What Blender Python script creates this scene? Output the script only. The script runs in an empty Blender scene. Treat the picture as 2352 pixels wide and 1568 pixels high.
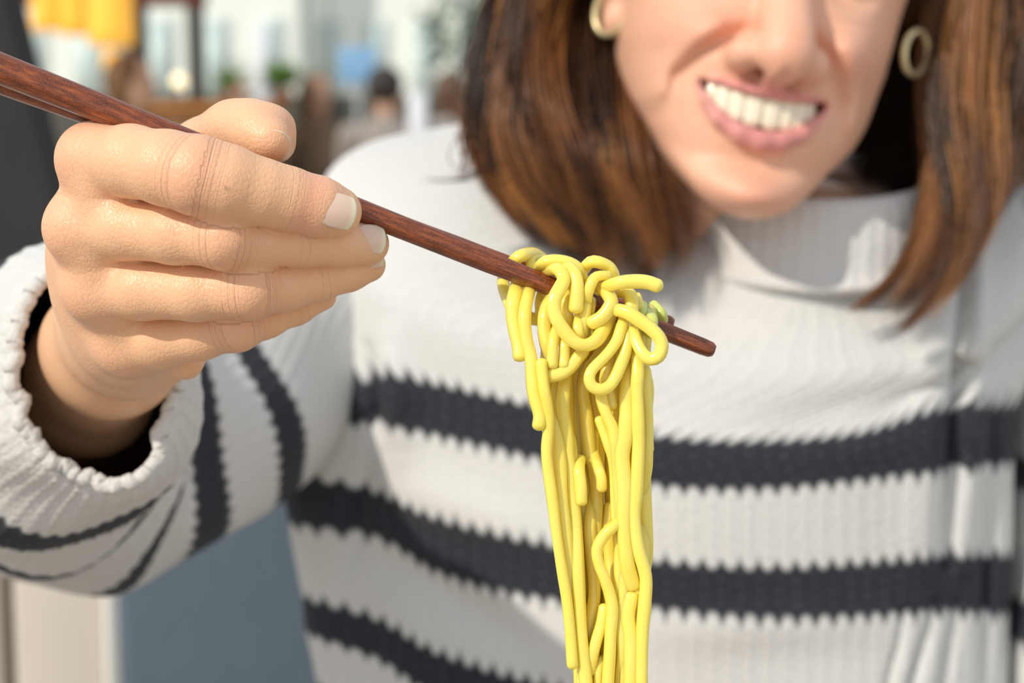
import bpy, math, random
import numpy as np
from mathutils import Matrix, Vector

SC = bpy.context.scene
COL = SC.collection
PI = math.pi

# ------------------------------------------------------------------ camera
FPX = 4200.0                                   # focal length for a 2352 px wide frame
PITCH = math.radians(7.9)
CAM = np.array([0.0, 0.0, 1.2])
AX_R = np.array([1.0, 0.0, 0.0])
AX_F = np.array([0.0, math.cos(PITCH), -math.sin(PITCH)])
AX_U = np.array([0.0, math.sin(PITCH), math.cos(PITCH)])
cd = bpy.data.cameras.new('camera')
cam = bpy.data.objects.new('camera', cd)
COL.objects.link(cam)
cam.location = CAM
cam.rotation_euler = (PI / 2 - PITCH, 0, 0)
cd.sensor_width = 36.0
cd.lens = FPX / 2352 * 36.0
cd.clip_start = 0.02
cd.clip_end = 300
cd.dof.use_dof = True
cd.dof.focus_distance = 0.487
cd.dof.aperture_fstop = 11.0
SC.camera = cam

# ------------------------------------------------------------------ light
world = bpy.data.worlds.new('sky')
SC.world = world
world.use_nodes = True
wn = world.node_tree
wn.nodes.clear()
wo = wn.nodes.new('ShaderNodeOutputWorld')
wb = wn.nodes.new('ShaderNodeBackground')
wt = wn.nodes.new('ShaderNodeTexCoord')
wx = wn.nodes.new('ShaderNodeSeparateXYZ')
wr = wn.nodes.new('ShaderNodeValToRGB')
wn.links.new(wt.outputs['Generated'], wx.inputs[0])
wn.links.new(wx.outputs['Z'], wr.inputs[0])
wn.links.new(wr.outputs[0], wb.inputs[0])
wn.links.new(wb.outputs[0], wo.inputs[0])
els = wr.color_ramp.elements
els[0].position = 0.0
els[0].color = (0.97, 0.97, 0.92, 1)
els[1].position = 1.0
els[1].color = (0.60, 0.68, 0.80, 1)
e = els.new(0.25)
e.color = (0.86, 0.89, 0.92, 1)
wb.inputs[1].default_value = 0.88

sd = bpy.data.lights.new('sun', 'SUN')
sd.energy = 2.95
sd.color = (1.0, 0.92, 0.80)
sd.angle = math.radians(1.0)
sun = bpy.data.objects.new('sun', sd)
COL.objects.link(sun)
sv_ = 0.57 * AX_R + 0.64 * AX_F - 0.55 * AX_U
sun.rotation_euler = Vector(sv_).to_track_quat('-Z', 'Y').to_euler()
sun.location = (-2, -3, 4)

SC.view_settings.view_transform = 'Standard'
SC.view_settings.look = 'None'
SC.view_settings.gamma = 1
SC.view_settings.use_curve_mapping = False
SC.view_settings.exposure = 0.0

# ------------------------------------------------------------------ helpers
def C(px, py, d):
    """photograph ray at real depth d -> view-aligned metres (right, depth, up)"""
    return np.array([(px - 1176) / FPX * d, d, (784 - py) / FPX * d])

def toworld(p):
    p = np.asarray(p, float)
    return CAM + p[..., 0:1] * AX_R + p[..., 1:2] * AX_F + p[..., 2:3] * AX_U

def W(px, py, d):
    return toworld(C(px, py, d))

def catmull(pts, n):
    """resample a control polyline (k, m) with a centripetal-like Catmull-Rom spline"""
    P = np.asarray(pts, float)
    k = len(P)
    if k == 2:
        t = np.linspace(0, 1, n)[:, None]
        return P[0] * (1 - t) + P[1] * t
    E = np.vstack([2 * P[0] - P[1], P, 2 * P[-1] - P[-2]])
    t = np.linspace(0, k - 1 - 1e-9, n)
    i = t.astype(int)
    f = (t - i)[:, None]
    p0, p1, p2, p3 = E[i], E[i + 1], E[i + 2], E[i + 3]
    return 0.5 * ((2 * p1) + (-p0 + p2) * f + (2 * p0 - 5 * p1 + 4 * p2 - p3) * f ** 2 + (-p0 + 3 * p1 - 3 * p2 + p3) * f ** 3)

def empty(name, loc, label=None, cat=None, group=None):
    o = bpy.data.objects.new(name, None)
    COL.objects.link(o)
    o.location = loc
    o.empty_display_size = 0.05
    tag(o, label, cat, group)
    return o

def tag(o, label=None, cat=None, group=None, kind=None):
    if label: o['label'] = label
    if cat: o['category'] = cat
    if group: o['group'] = group
    if kind: o['kind'] = kind
    return o

def mesh(name, V, F, mat, parent=None, smooth=True, attrs=None, origin=None):
    """V in world coordinates; F an (n,4)/(n,3) array or a list of faces"""
    V = np.asarray(V, float)
    if origin is None:
        origin = (V.min(0) + V.max(0)) / 2
    origin = np.asarray(origin, float)
    me = bpy.data.meshes.new(name)
    L = V - origin
    if isinstance(F, np.ndarray):
        m = F.shape[1]
        me.vertices.add(len(L))
        me.vertices.foreach_set('co', L.astype(np.float32).ravel())
        me.loops.add(F.size)
        me.loops.foreach_set('vertex_index', F.astype(np.int32).ravel())
        me.polygons.add(len(F))
        me.polygons.foreach_set('loop_start', np.arange(0, F.size, m, dtype=np.int32))
        me.polygons.foreach_set('loop_total', np.full(len(F), m, dtype=np.int32))
        me.update(calc_edges=True)
        me.validate()
    else:
        me.from_pydata([tuple(v) for v in L], [], F)
        me.update()
    if smooth:
        me.polygons.foreach_set('use_smooth', np.ones(len(me.polygons), dtype=bool))
    if attrs:
        for k, a in attrs.items():
            a = np.asarray(a, dtype=np.float32)
            if a.ndim == 2:
                at = me.attributes.new(k, 'FLOAT_VECTOR', 'POINT')
                at.data.foreach_set('vector', a.ravel())
            else:
                at = me.attributes.new(k, 'FLOAT', 'POINT')
                at.data.foreach_set('value', a)
    if mat: me.materials.append(mat)
    o = bpy.data.objects.new(name, me)
    COL.objects.link(o)
    if parent is not None:
        o.parent = parent
        pl = np.array(parent.location)
        q = parent.parent
        while q is not None:
            pl = pl + np.array(q.location)
            q = q.parent
        o.location = origin - pl
    else:
        o.location = origin
    return o

def quads_grid(nr, nc, wrap=False):
    """faces of an nr x nc vertex grid (columns wrap if asked)"""
    r = np.arange(nr - 1)
    c = np.arange(nc if wrap else nc - 1)
    R_, C_ = np.meshgrid(r, c, indexing='ij')
    c2 = (C_ + 1) % nc
    return np.stack([R_ * nc + C_, R_ * nc + c2, (R_ + 1) * nc + c2, (R_ + 1) * nc + C_], -1).reshape(-1, 4)

def frames(P):
    T = np.gradient(P, axis=0)
    T /= np.linalg.norm(T, axis=1, keepdims=True) + 1e-12
    N = np.zeros_like(T)
    a = np.array([0, 1.0, 0.13])
    n = a - T[0] * (a @ T[0])
    if np.linalg.norm(n) < 0.2:
        a = np.array([1.0, 0, 0.1]); n = a - T[0] * (a @ T[0])
    N[0] = n / np.linalg.norm(n)
    for i in range(1, len(P)):
        n = N[i - 1] - T[i] * (N[i - 1] @ T[i])
        N[i] = n / (np.linalg.norm(n) + 1e-12)
    return T, N, np.cross(T, N)

def tube_verts(P, rad, sides=12, squareness=0.0, flat=1.0, roll=0.0, round_ends=True):
    """swept tube with rounded ends; returns V, F (list of faces incl. caps)"""
    P = np.asarray(P, float)
    rad = np.broadcast_to(np.asarray(rad, float), (len(P),)).copy()
    if round_ends:
        T0 = P[0] - P[1]; T0 /= np.linalg.norm(T0)
        T1 = P[-1] - P[-2]; T1 /= np.linalg.norm(T1)
        k = 4
        a = np.linspace(PI / 2, 0, k, endpoint=False)
        h = 0.75
        s = np.array([P[0] + T0 * rad[0] * h * math.sin(x) for x in a]); sr = rad[0] * np.cos(a) * 1.0
        e_ = np.array([P[-1] + T1 * rad[-1] * h * math.sin(x) for x in a[::-1]]); er = rad[-1] * np.cos(a[::-1])
        sr[0] = rad[0] * 0.25; er[-1] = rad[-1] * 0.25
        P = np.vstack([s, P, e_]); rad = np.concatenate([sr, rad, er])
    T, N, B = frames(P)
    th = np.linspace(0, 2 * PI, sides, endpoint=False) + roll
    c, s_ = np.cos(th), np.sin(th)
    k = 1.0 / (np.maximum(np.abs(c), np.abs(s_)) ** squareness)
    c, s_ = c * k, s_ * k * flat
    V = P[:, None, :] + rad[:, None, None] * (c[None, :, None] * N[:, None, :] + s_[None, :, None] * B[:, None, :])
    n = len(P)
    F = [tuple(q) for q in quads_grid(n, sides, True)]
    F.append(tuple(range(sides))[::-1])
    F.append(tuple((n - 1) * sides + i for i in range(sides)))
    return V.reshape(-1, 3), F

def box_verts(x0, x1, y0, y1, z0, z1):
    V = np.array([[x, y, z] for x in (x0, x1) for y in (y0, y1) for z in (z0, z1)], float)
    F = [(0, 1, 3, 2), (4, 6, 7, 5), (0, 4, 5, 1), (2, 3, 7, 6), (0, 2, 6, 4), (1, 5, 7, 3)]
    return V, F

def box(name, x0, x1, y0, y1, z0, z1, mat, parent=None, bevel=0.01, seg=3):
    V, F = box_verts(x0, x1, y0, y1, z0, z1)
    o = mesh(name, V, F, mat, parent, smooth=True)
    if bevel:
        m = o.modifiers.new('bevel', 'BEVEL')
        m.width = bevel; m.segments = seg
    return o

# signed-distance sculpting ------------------------------------------------
def smin(a, b, k):
    h = np.maximum(k - np.abs(a - b), 0.0) / k
    return np.minimum(a, b) - h * h * k * 0.25

def smax(a, b, k):
    return -smin(-a, -b, k)

class Grid:
    def __init__(s, lo, hi, h):
        s.lo = np.asarray(lo, np.float32); s.h = h
        n = np.ceil((np.asarray(hi) - np.asarray(lo)) / h).astype(int) + 1
        s.n = n
        s.ax = [(s.lo[i] + h * np.arange(n[i])).astype(np.float32) for i in range(3)]
    def new(s, v=0.5):
        return np.full(tuple(s.n), v, np.float32)
    def cut(s, lo, hi):
        i0 = np.clip(np.floor((np.asarray(lo) - s.lo) / s.h).astype(int), 0, s.n)
        i1 = np.clip(np.ceil((np.asarray(hi) - s.lo) / s.h).astype(int) + 1, 0, s.n)
        sl = tuple(slice(a, b) for a, b in zip(i0, i1))
        X = s.ax[0][sl[0]][:, None, None]; Y = s.ax[1][sl[1]][None, :, None]; Z = s.ax[2][sl[2]][None, None, :]
        return sl, X, Y, Z
    def cone(s, D, a, b, ra, rb, k, pad=None):
        """add a tapered capsule to field D with smooth union k"""
        a = np.asarray(a, float); b = np.asarray(b, float)
        m = max(ra, rb) + (pad if pad is not None else 1.3 * k + 0.004)
        sl, X, Y, Z = s.cut(np.minimum(a, b) - m, np.maximum(a, b) + m)
        if 0 in D[sl].shape: return
        ab = b - a; L2 = max(float(ab @ ab), 1e-12)
        t = np.clip(((X - a[0]) * ab[0] + (Y - a[1]) * ab[1] + (Z - a[2]) * ab[2]) / L2, 0, 1)
        q = np.sqrt((X - a[0] - t * ab[0]) ** 2 + (Y - a[1] - t * ab[1]) ** 2 + (Z - a[2] - t * ab[2]) ** 2) - (ra + (rb - ra) * t)
        D[sl] = smin(D[sl], q.astype(np.float32), k)
    def chain(s, D, pts, k):
        for p, q in zip(pts[:-1], pts[1:]):
            s.cone(D, p[0], q[0], p[1], q[1], k)
    def ell(s, D, c, r, k, sub=False, pad=None):
        c = np.asarray(c, float); r = np.asarray(r, float)
        m = r + (pad if pad is not None else 1.3 * k + 0.004)
        sl, X, Y, Z = s.cut(c - m, c + m)
        if 0 in D[sl].shape: return
        u, v, w = (X - c[0]) / r[0], (Y - c[1]) / r[1], (Z - c[2]) / r[2]
        k0 = np.sqrt(u * u + v * v + w * w)
        k1 = np.sqrt((u / r[0]) ** 2 + (v / r[1]) ** 2 + (w / r[2]) ** 2) + 1e-9
        q = (k0 * (k0 - 1) / k1).astype(np.float32)
        D[sl] = smax(D[sl], -q, k) if sub else smin(D[sl], q, k)
    def surf(s, D):
        return surface_nets(D, s.lo, s.h)

def surface_nets(D, lo, h):
    n = D.shape
    S = D < 0
    cs = [slice(0, -1), slice(1, None)]
    cnt = np.zeros((n[0] - 1, n[1] - 1, n[2] - 1), np.int8)
    for i in (0, 1):
        for j in (0, 1):
            for k in (0, 1):
                cnt += S[cs[i], cs[j], cs[k]]
    act = (cnt > 0) & (cnt < 8)
    idx = np.argwhere(act)
    vid = np.full(act.shape, -1, np.int64)
    vid[act] = np.arange(len(idx))
    acc = np.zeros((len(idx), 3)); num = np.zeros(len(idx))
    cor = [(i, j, k) for i in (0, 1) for j in (0, 1) for k in (0, 1)]
    val = {c: D[idx[:, 0] + c[0], idx[:, 1] + c[1], idx[:, 2] + c[2]] for c in cor}
    for a in cor:
        for ax in range(3):
            if a[ax] == 1: continue
            b = list(a); b[ax] = 1; b = tuple(b)
            va, vb = val[a], val[b]
            m = (va < 0) != (vb < 0)
            t = np.where(m, va / np.where(m, va - vb, 1), 0)
            p = np.zeros((len(idx), 3)); p[:] = a
            p[:, ax] = t
            acc += p * m[:, None]; num += m
    V = (idx + acc / num[:, None]) * h + np.asarray(lo)
    F = []
    for ax in range(3):
        o1, o2 = [(1, 2), (2, 0), (0, 1)][ax]
        sa = [slice(None)] * 3; sb = [slice(None)] * 3
        sa[ax] = slice(0, -1); sb[ax] = slice(1, None)
        for o in (o1, o2):
            sa[o] = slice(1, -1); sb[o] = slice(1, -1)
        A, B = S[tuple(sa)], S[tuple(sb)]
        e = np.argwhere(A != B)
        if len(e) == 0: continue
        inside = A[e[:, 0], e[:, 1], e[:, 2]]
        base = e.copy(); base[:, o1] += 1; base[:, o2] += 1
        def cell(d1, d2):
            q = base.copy(); q[:, o1] -= d1; q[:, o2] -= d2
            return vid[q[:, 0], q[:, 1], q[:, 2]]
        q = np.stack([cell(1, 1), cell(0, 1), cell(0, 0), cell(1, 0)], -1)
        q[~inside] = q[~inside][:, ::-1]
        F.append(q)
    F = np.concatenate(F)
    F = F[(F >= 0).all(1)]
    return V, F

def polydist(x, z, pts):
    """2-D distance to a polyline"""
    best = None
    for (x0, z0), (x1, z1) in zip(pts[:-1], pts[1:]):
        dx, dz = x1 - x0, z1 - z0
        t = np.clip(((x - x0) * dx + (z - z0) * dz) / (dx * dx + dz * dz), 0, 1)
        q = np.hypot(x - x0 - t * dx, z - z0 - t * dz)
        best = q if best is None else np.minimum(best, q)
    return best

# ------------------------------------------------------------------ materials
class M:
    def __init__(s, name):
        s.m = bpy.data.materials.new(name)
        s.m.use_nodes = True
        s.t = s.m.node_tree
        s.b = s.t.nodes['Principled BSDF']
    def n(s, typ, **kw):
        x = s.t.nodes.new(typ)
        for k, v in kw.items():
            if hasattr(x, k) and k not in ('Scale',): setattr(x, k, v)
        return x
    def l(s, a, b): s.t.links.new(a, b)
    def set(s, **kw):
        for k, v in kw.items():
            s.b.inputs[k.replace('_', ' ')].default_value = v
        return s
    def coord(s, scale=(1, 1, 1), which='Object'):
        tc = s.n('ShaderNodeTexCoord'); mp = s.n('ShaderNodeMapping')
        mp.inputs['Scale'].default_value = scale
        s.l(tc.outputs[which], mp.inputs[0])
        return mp.outputs[0]
    def noise(s, vec, scale, detail=3, rough=0.5):
        x = s.n('ShaderNodeTexNoise')
        x.inputs['Scale'].default_value = scale; x.inputs['Detail'].default_value = detail
        x.inputs['Roughness'].default_value = rough
        if vec is not None: s.l(vec, x.inputs['Vector'])
        return x.outputs['Fac']
    def attr(s, name):
        x = s.n('ShaderNodeAttribute'); x.attribute_name = name
        return x.outputs['Fac']
    def mix(s, f, a, b):
        x = s.n('ShaderNodeMix'); x.data_type = 'RGBA'
        for v, i in ((f, 0), (a, 6), (b, 7)):
            if isinstance(v, (int, float)): x.inputs[i].default_value = v
            elif isinstance(v, tuple): x.inputs[i].default_value = (*v, 1)
            else: s.l(v, x.inputs[i])
        return x.outputs[2]
    def math(s, op, a, b=0.0, clamp=False):
        x = s.n('ShaderNodeMath'); x.operation = op; x.use_clamp = clamp
        for v, i in ((a, 0), (b, 1)):
            if isinstance(v, (int, float)): x.inputs[i].default_value = v
            else: s.l(v, x.inputs[i])
        return x.outputs[0]
    def ramp(s, f, stops):
        x = s.n('ShaderNodeValToRGB')
        el = x.color_ramp.elements
        while len(el) < len(stops): el.new(0.5)
        for e_, (p, c) in zip(el, stops):
            e_.position = p; e_.color = (*c, 1) if len(c) == 3 else c
        s.l(f, x.inputs[0])
        return x.outputs[0]
    def bump(s, h, strength, dist, prev=None):
        x = s.n('ShaderNodeBump')
        x.inputs['Strength'].default_value = strength; x.inputs['Distance'].default_value = dist
        s.l(h, x.inputs['Height'])
        if prev is not None: s.l(prev, x.inputs['Normal'])
        return x.outputs[0]

def simple(name, col, rough=0.6, var=0.06, vscale=20, metallic=0.0, coat=0.0, bump=0.0):
    m = M(name)
    v = m.coord()
    f = m.noise(v, vscale)
    c = tuple(col)
    m.l(m.mix(f, tuple(x * (1 - var * 2) for x in c), tuple(min(1, x * (1 + var * 2)) for x in c)), m.b.inputs['Base Color'])
    m.set(Roughness=rough, Metallic=metallic, Coat_Weight=coat)
    if bump: m.l(m.bump(m.noise(v, vscale * 8), bump, 0.002), m.b.inputs['Normal'])
    return m.m

# ------------------------------------------------------------------ skin material
def skin_material(name, base, redder, sss=0.22):
    m = M(name)
    v = m.coord()
    mott = m.noise(v, 38, 4, 0.6)
    mott2 = m.noise(v, 130, 3)
    c = m.mix(m.math('MULTIPLY', mott, 0.55), base, redder)  # second, redder skin tone mottled in at random
    c = m.mix(m.math('MULTIPLY', mott2, 0.25), c, (base[0] * 0.93, base[1] * 0.80, base[2] * 0.66))
    c = m.mix(m.attr('red'), c, (0.80, 0.36, 0.25))
    c = m.mix(m.attr('lip'), c, (0.72, 0.30, 0.28))
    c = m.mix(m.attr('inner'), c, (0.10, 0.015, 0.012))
    m.l(c, m.b.inputs['Base Color'])
    m.set(Roughness=0.40, Subsurface_Weight=sss, Subsurface_Scale=0.006, Specular_IOR_Level=0.45)
    m.b.inputs['Subsurface Radius'].default_value = (1.0, 0.38, 0.16)
    # pores and the fine lozenge lines of the skin
    vo = m.n('ShaderNodeTexVoronoi'); vo.feature = 'DISTANCE_TO_EDGE'; vo.inputs['Scale'].default_value = 900
    m.l(m.coord((1, 1, 0.6)), vo.inputs['Vector'])
    cr = m.math('MINIMUM', m.math('MULTIPLY', vo.outputs['Distance'], 5.0), 1.0)
    nrm = m.bump(cr, 0.22, 0.0004)
    nrm = m.bump(m.noise(v, 520, 4, 0.6), 0.22, 0.0007, nrm)
    # creases across the finger joints (position along the finger comes as an attribute)
    al = m.attr('along'); km = m.attr('knuckle')
    wv = m.noise(v, 45, 2)
    s = m.math('ADD', m.math('MULTIPLY', al, 1.0), m.math('MULTIPLY', wv, 2.2))
    w1 = m.math('ABSOLUTE', m.math('SINE', m.math('MULTIPLY', s, 1.55)))
    w1 = m.math('POWER', m.math('SUBTRACT', 1.0, w1), 5.0)
    w2 = m.math('ABSOLUTE', m.math('SINE', m.math('MULTIPLY', s, 3.9)))
    w2 = m.math('MULTIPLY', m.math('POWER', m.math('SUBTRACT', 1.0, w2), 4.0), 0.35)
    brk = m.math('ADD', 0.35, m.math('MULTIPLY', m.noise(v, 170, 1), 0.9))
    h = m.math('MULTIPLY', m.math('MULTIPLY', m.math('MULTIPLY', m.math('ADD', w1, w2), brk), km), -1.0)
    nrm = m.bump(h, 0.7, 0.0008, nrm)
    m.l(nrm, m.b.inputs['Normal'])
    return m.m

SKIN_HAND = skin_material('skin_hand', (0.86, 0.545, 0.33), (0.87, 0.465, 0.285))
SKIN_FACE = skin_material('skin_face', (0.84, 0.50, 0.345), (0.84, 0.435, 0.31))

# ------------------------------------------------------------------ the person
seat_pt = toworld(np.array([0.09, 1.02, 0.0]))
person = empty('person', (float(seat_pt[0]), float(seat_pt[1]), 0.0),
               'smiling woman with brown hair in striped knit sweater holding chopsticks of noodles', 'person')

def link_person(name, V, F, mat, attrs=None, parent=None, **kw):
    return mesh(name, toworld(V), F, mat, parent or person, attrs=attrs, **kw)

# --- the hand and forearm as one sculpted field
HV = 0.00072
lo = np.array([-0.170, 0.452, -0.042]); hi = np.array([-0.030, 0.720, 0.075])
G = Grid(lo, hi, HV)

def rc(px, py, d, rpx):
    return (C(px, py, d), rpx / FPX * d)

FINGERS = {
    'index': [rc(212, 365, .496, 76), rc(300, 370, .484, 82), rc(385, 386, .476, 85), rc(452, 402, .472, 90), rc(520, 419, .473, 85), rc(600, 440, .476, 74), rc(660, 456, .479, 71), rc(730, 474, .482, 67), rc(772, 486, .4850, 59)],
    'middle': [rc(182, 525, .501, 74), rc(290, 524, .4925, 72), rc(400, 536, .4855, 69), rc(515, 548, .4815, 67), rc(600, 553, .4855, 59), rc(690, 556, .490, 55), rc(780, 559, .4950, 52), rc(845, 560, .4985, 49)],
    'ring': [rc(226, 662, .509, 76), rc(330, 662, .5000, 71), rc(450, 669, .4935, 67), rc(572, 663, .4915, 67), rc(650, 655, .4960, 58), rc(730, 640, .5005, 51), rc(800, 622, .504, 45), rc(846, 608, .5065, 40)],
    'little': [rc(296, 786, .521, 70), rc(370, 778, .5130, 66), rc(460, 768, .5075, 57), rc(545, 748, .5040, 54), rc(610, 728, .508, 47), rc(680, 704, .512, 40), rc(740, 680, .516, 33)],
}
Ffield = G.new()
for nm in ('index', 'middle', 'ring', 'little'):
    D1 = G.new()
    G.chain(D1, FINGERS[nm], 0.0022)
    Ffield = smin(Ffield, D1, 0.0006)
    del D1
Pf = G.new()
wr1 = (C(285, 715, .562), 0.0170); wr2 = (C(306, 762, .560), 0.0152)
for nm, w in (('index', wr1), ('middle', wr1), ('ring', wr2), ('little', wr2)):
    c, r = FINGERS[nm][0]
    mid = (c * 0.55 + w[0] * 0.45, r * 1.25)
    G.chain(Pf, [(c + np.array([0.001, 0.001, 0]), r * 0.93), mid, w], 0.012)
# palm cushion, heel of the hand and the thumb's ball, behind the fingers
G.chain(Pf, [rc(330, 420, .520, 95), rc(400, 560, .528, 110), rc(385, 690, .535, 84)], 0.012)
G.chain(Pf, [rc(365, 775, .528, 60), rc(420, 800, .526, 48), rc(430, 842, .525, 20)], 0.008)
# forearm
G.chain(Pf, [wr1, (C(225, 790, .60), 0.0170), (C(165, 870, .66), 0.0195), (C(100, 940, .73), 0.022)], 0.008)
G.chain(Pf, [wr2, (C(278, 822, .60), 0.0158), (C(212, 912, .66), 0.0185), (C(150, 980, .73), 0.022)], 0.012)
Dh = smin(Ffield, Pf, 0.006)
# thumb
Tf = G.new()
G.chain(Tf, [rc(330, 480, .535, 100), rc(400, 400, .528, 80), rc(470, 345, .518, 62), rc(535, 300, .508, 56), rc(572, 294, .503, 55)], 0.008)
G.chain(Tf, [rc(560, 302, .504, 54), rc(596, 308, .498, 57), rc(622, 322, .4935, 50)], 0.005)
G.chain(Tf, [rc(585, 285, .503, 44), rc(625, 300, .501, 46), rc(640, 335, .500, 32)], 0.004)
Dh = smin(Dh, Tf, 0.0012)
del Tf, Pf, Ffield
# knuckle forms: bony bumps over the joints, hollows between the tendons
for nm, i, r, up in (('middle', 3, 44, .0018), ('ring', 3, 44, .0018), ('little', 3, 34, .0010)):
    c, rr = FINGERS[nm][i]
    G.ell(Dh, c + np.array([0.0, -rr * 0.42, 0]), (rr * 0.75, rr * 0.62, rr * 0.72), 0.006)
for nm in ('index', 'middle', 'ring', 'little'):
    c, rr = FINGERS[nm][0]
    G.ell(Dh, c + np.array([-0.0006, -rr * 0.30, 0.0]), (rr * 0.75, rr * 0.78, rr * 0.80), 0.005)
for p, q, r in ((C(232, 440, .493), C(225, 435, .499), 58), (C(226, 590, .501), C(215, 585, .506), 56), (C(270, 722, .511), C(262, 715, .516), 50)):
    G.cone(Dh, p, q, r / FPX * .49, r / FPX * .5, 0.005)
Vh, Fh = G.surf(Dh)
del Dh
# attributes: position along the nearest finger and nearness to its joints
al = np.zeros(len(Vh)); kn = np.zeros(len(Vh)); bestd = np.full(len(Vh), 9.0); redv = np.zeros(len(Vh))
KJ = {'index': (3, 6), 'middle': (3, 5), 'ring': (3, 5), 'little': (3, 5)}
off = 0.0
for nm, ch in FINGERS.items():
    cum = 0.0; off += 13.7
    sarc = [0.0]
    for (a, ra), (b, rb) in zip(ch[:-1], ch[1:]): sarc.append(sarc[-1] + np.linalg.norm(b - a))
    for i, ((a, ra), (b, rb)) in enumerate(zip(ch[:-1], ch[1:])):
        ab = b - a; L = np.linalg.norm(ab)
        t = np.clip((Vh - a) @ ab / L ** 2, -0.5 if i == 0 else 0, 1.3 if i == len(ch) - 2 else 1)
        dd = np.linalg.norm(Vh - a - t[:, None] * ab, axis=1) - (ra + (rb - ra) * t)
        m = dd < bestd
        bestd[m] = dd[m]
        s_mm = (sarc[i] + t * L) * 1000
        al[m] = s_mm[m] + off
        k = np.zeros(len(Vh))
        k += 1.0 * np.exp(-((s_mm - sarc[KJ[nm][0]] * 1000) / 5.2) ** 2)
        k += 0.40 * np.exp(-((s_mm - sarc[KJ[nm][1]] * 1000) / 2.2) ** 2)
        k += 0.30 * np.exp(-((s_mm - 2) / 7.0) ** 2)
        kn[m] = k[m]
        rr = 0.30 * np.exp(-((s_mm - sarc[KJ[nm][0]] * 1000) / 7) ** 2) + 0.50 * np.exp(-((s_mm - sarc[-1] * 1000 + 9) / 5) ** 2) * (nm in ('index',)) + 0.30 * np.exp(-((s_mm - 0) / 7) ** 2)
        redv[m] = rr[m]
kn *= np.clip(1 - np.maximum(bestd, 0) / 0.004, 0, 1)
redv *= np.clip(1 - np.maximum(bestd, 0) / 0.006, 0, 1)
tp = C(635, 310, .495)
redv = np.maximum(redv, 0.55 * np.exp(-(np.linalg.norm(Vh - tp, axis=1) / 0.006) ** 2))
z0 = np.zeros(len(Vh))
BODY = []          # every piece of skin goes into one body mesh (built once the rest is known)
mole = 0.75 * np.exp(-(np.hypot(Vh[:, 0] / Vh[:, 1] * FPX + 1176 - 521, 784 - Vh[:, 2] / Vh[:, 1] * FPX - 433) / 4.5) ** 2) * (Vh[:, 1] < .47)
BODY.append((Vh, Fh, dict(along=al, knuckle=kn, red=redv, lip=z0, inner=mole), 0))
body_obj = mesh('body', toworld(Vh[:4]), [(0, 1, 2, 3)], None, person)      # placeholder geometry, filled below
NAILS = []

# --- fingernails: curved plates seated in the finger ends
nm_ = M('nail_plate')
nv = nm_.attr('tipness')
nc = nm_.ramp(nv, [(0.0, (0.82, 0.64, 0.58)), (0.12, (0.80, 0.56, 0.47)), (0.80, (0.82, 0.60, 0.47)), (0.90, (0.85, 0.74, 0.54)), (1.0, (0.88, 0.82, 0.66))])
nm_.l(nc, nm_.b.inputs['Base Color'])
nm_.set(Roughness=0.32, Coat_Weight=0.2, Coat_Roughness=0.15, Subsurface_Weight=0.1, Subsurface_Scale=0.002)
NAIL = nm_.m

def nail(center, along, normal, length, width, curve, label, bend=0.0006, thick=0.00045):
    along = along / np.linalg.norm(along)
    normal = normal - along * (normal @ along); normal /= np.linalg.norm(normal)
    side = np.cross(along, normal)
    n, m = 22, 18
    u = np.linspace(-1, 1, n); v = np.linspace(-1, 1, m)
    U, Vv = np.meshgrid(u, v, indexing='ij')
    # rounded outline: a superellipse, squarer at the free edge
    tip = (U + 1) / 2
    sc = (1 - 0.10 * np.abs(U) ** 4 - 0.10 * (U < 0) * np.abs(U) ** 2)
    ww = Vv * sc
    uu = U * (1 - 0.22 * np.abs(Vv) ** 2.6 * (U > 0) - 0.34 * np.abs(Vv) ** 2.4 * (U < 0))
    h = -curve * (ww ** 2) - bend * uu ** 2
    top = center + (uu * length / 2)[..., None] * along + (ww * width / 2)[..., None] * side + h[..., None] * normal
    bot = top - thick * normal - 0.0
    V = np.vstack([top.reshape(-1, 3), bot.reshape(-1, 3)])
    q = quads_grid(n, m)
    F = [tuple(x) for x in q] + [tuple(x[::-1] + n * m) for x in q]
    rim = [i * m for i in range(n)] + [(n - 1) * m + j for j in range(1, m)] + [i * m + m - 1 for i in range(n - 2, -1, -1)] + [j for j in range(m - 2, 0, -1)]
    for a, b in zip(rim, rim[1:] + rim[:1]):
        F.append((a, b, b + n * m, a + n * m))
    o = link_person('fingernail', V, F, NAIL, dict(tipness=np.concatenate([tip.ravel(), tip.ravel()])), parent=body_obj)
    o['label'] = label
    return o

def dirpx(dx, dy, dd):
    v = np.array([dx, dd, -dy], float); return v / np.linalg.norm(v)
# index
nail(C(785, 489, .4850) + np.array([0, -0.0094, 0.0]), dirpx(0.96, 0.22, 0.42), np.array([0.10, -1, 0.02]), 0.0104, 0.0092, 0.0016, 'nail of the index finger')
nail(C(858, 553, .4990) + np.array([0.000, -0.0064, 0.0004]), dirpx(0.97, 0.06, 0.36), np.array([0.22, -1, 0.12]), 0.0085, 0.0080, 0.0014, 'nail of the middle finger')
nail(C(852, 606, .5060) + np.array([0.000, -0.0042, 0.0022]), dirpx(0.97, -0.20, 0.22), np.array([0.2, -1, 0.45]), 0.0078, 0.0070, 0.0014, 'nail of the ring finger')
nail(C(634, 318, .4935) + np.array([0.0006, 0.0012, 0.0036]), dirpx(0.50, 0.45, -0.85), np.array([0.62, 0.10, 0.90]), 0.0125, 0.0105, 0.0030, 'thumb nail with white free edge', bend=0.0004)

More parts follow.
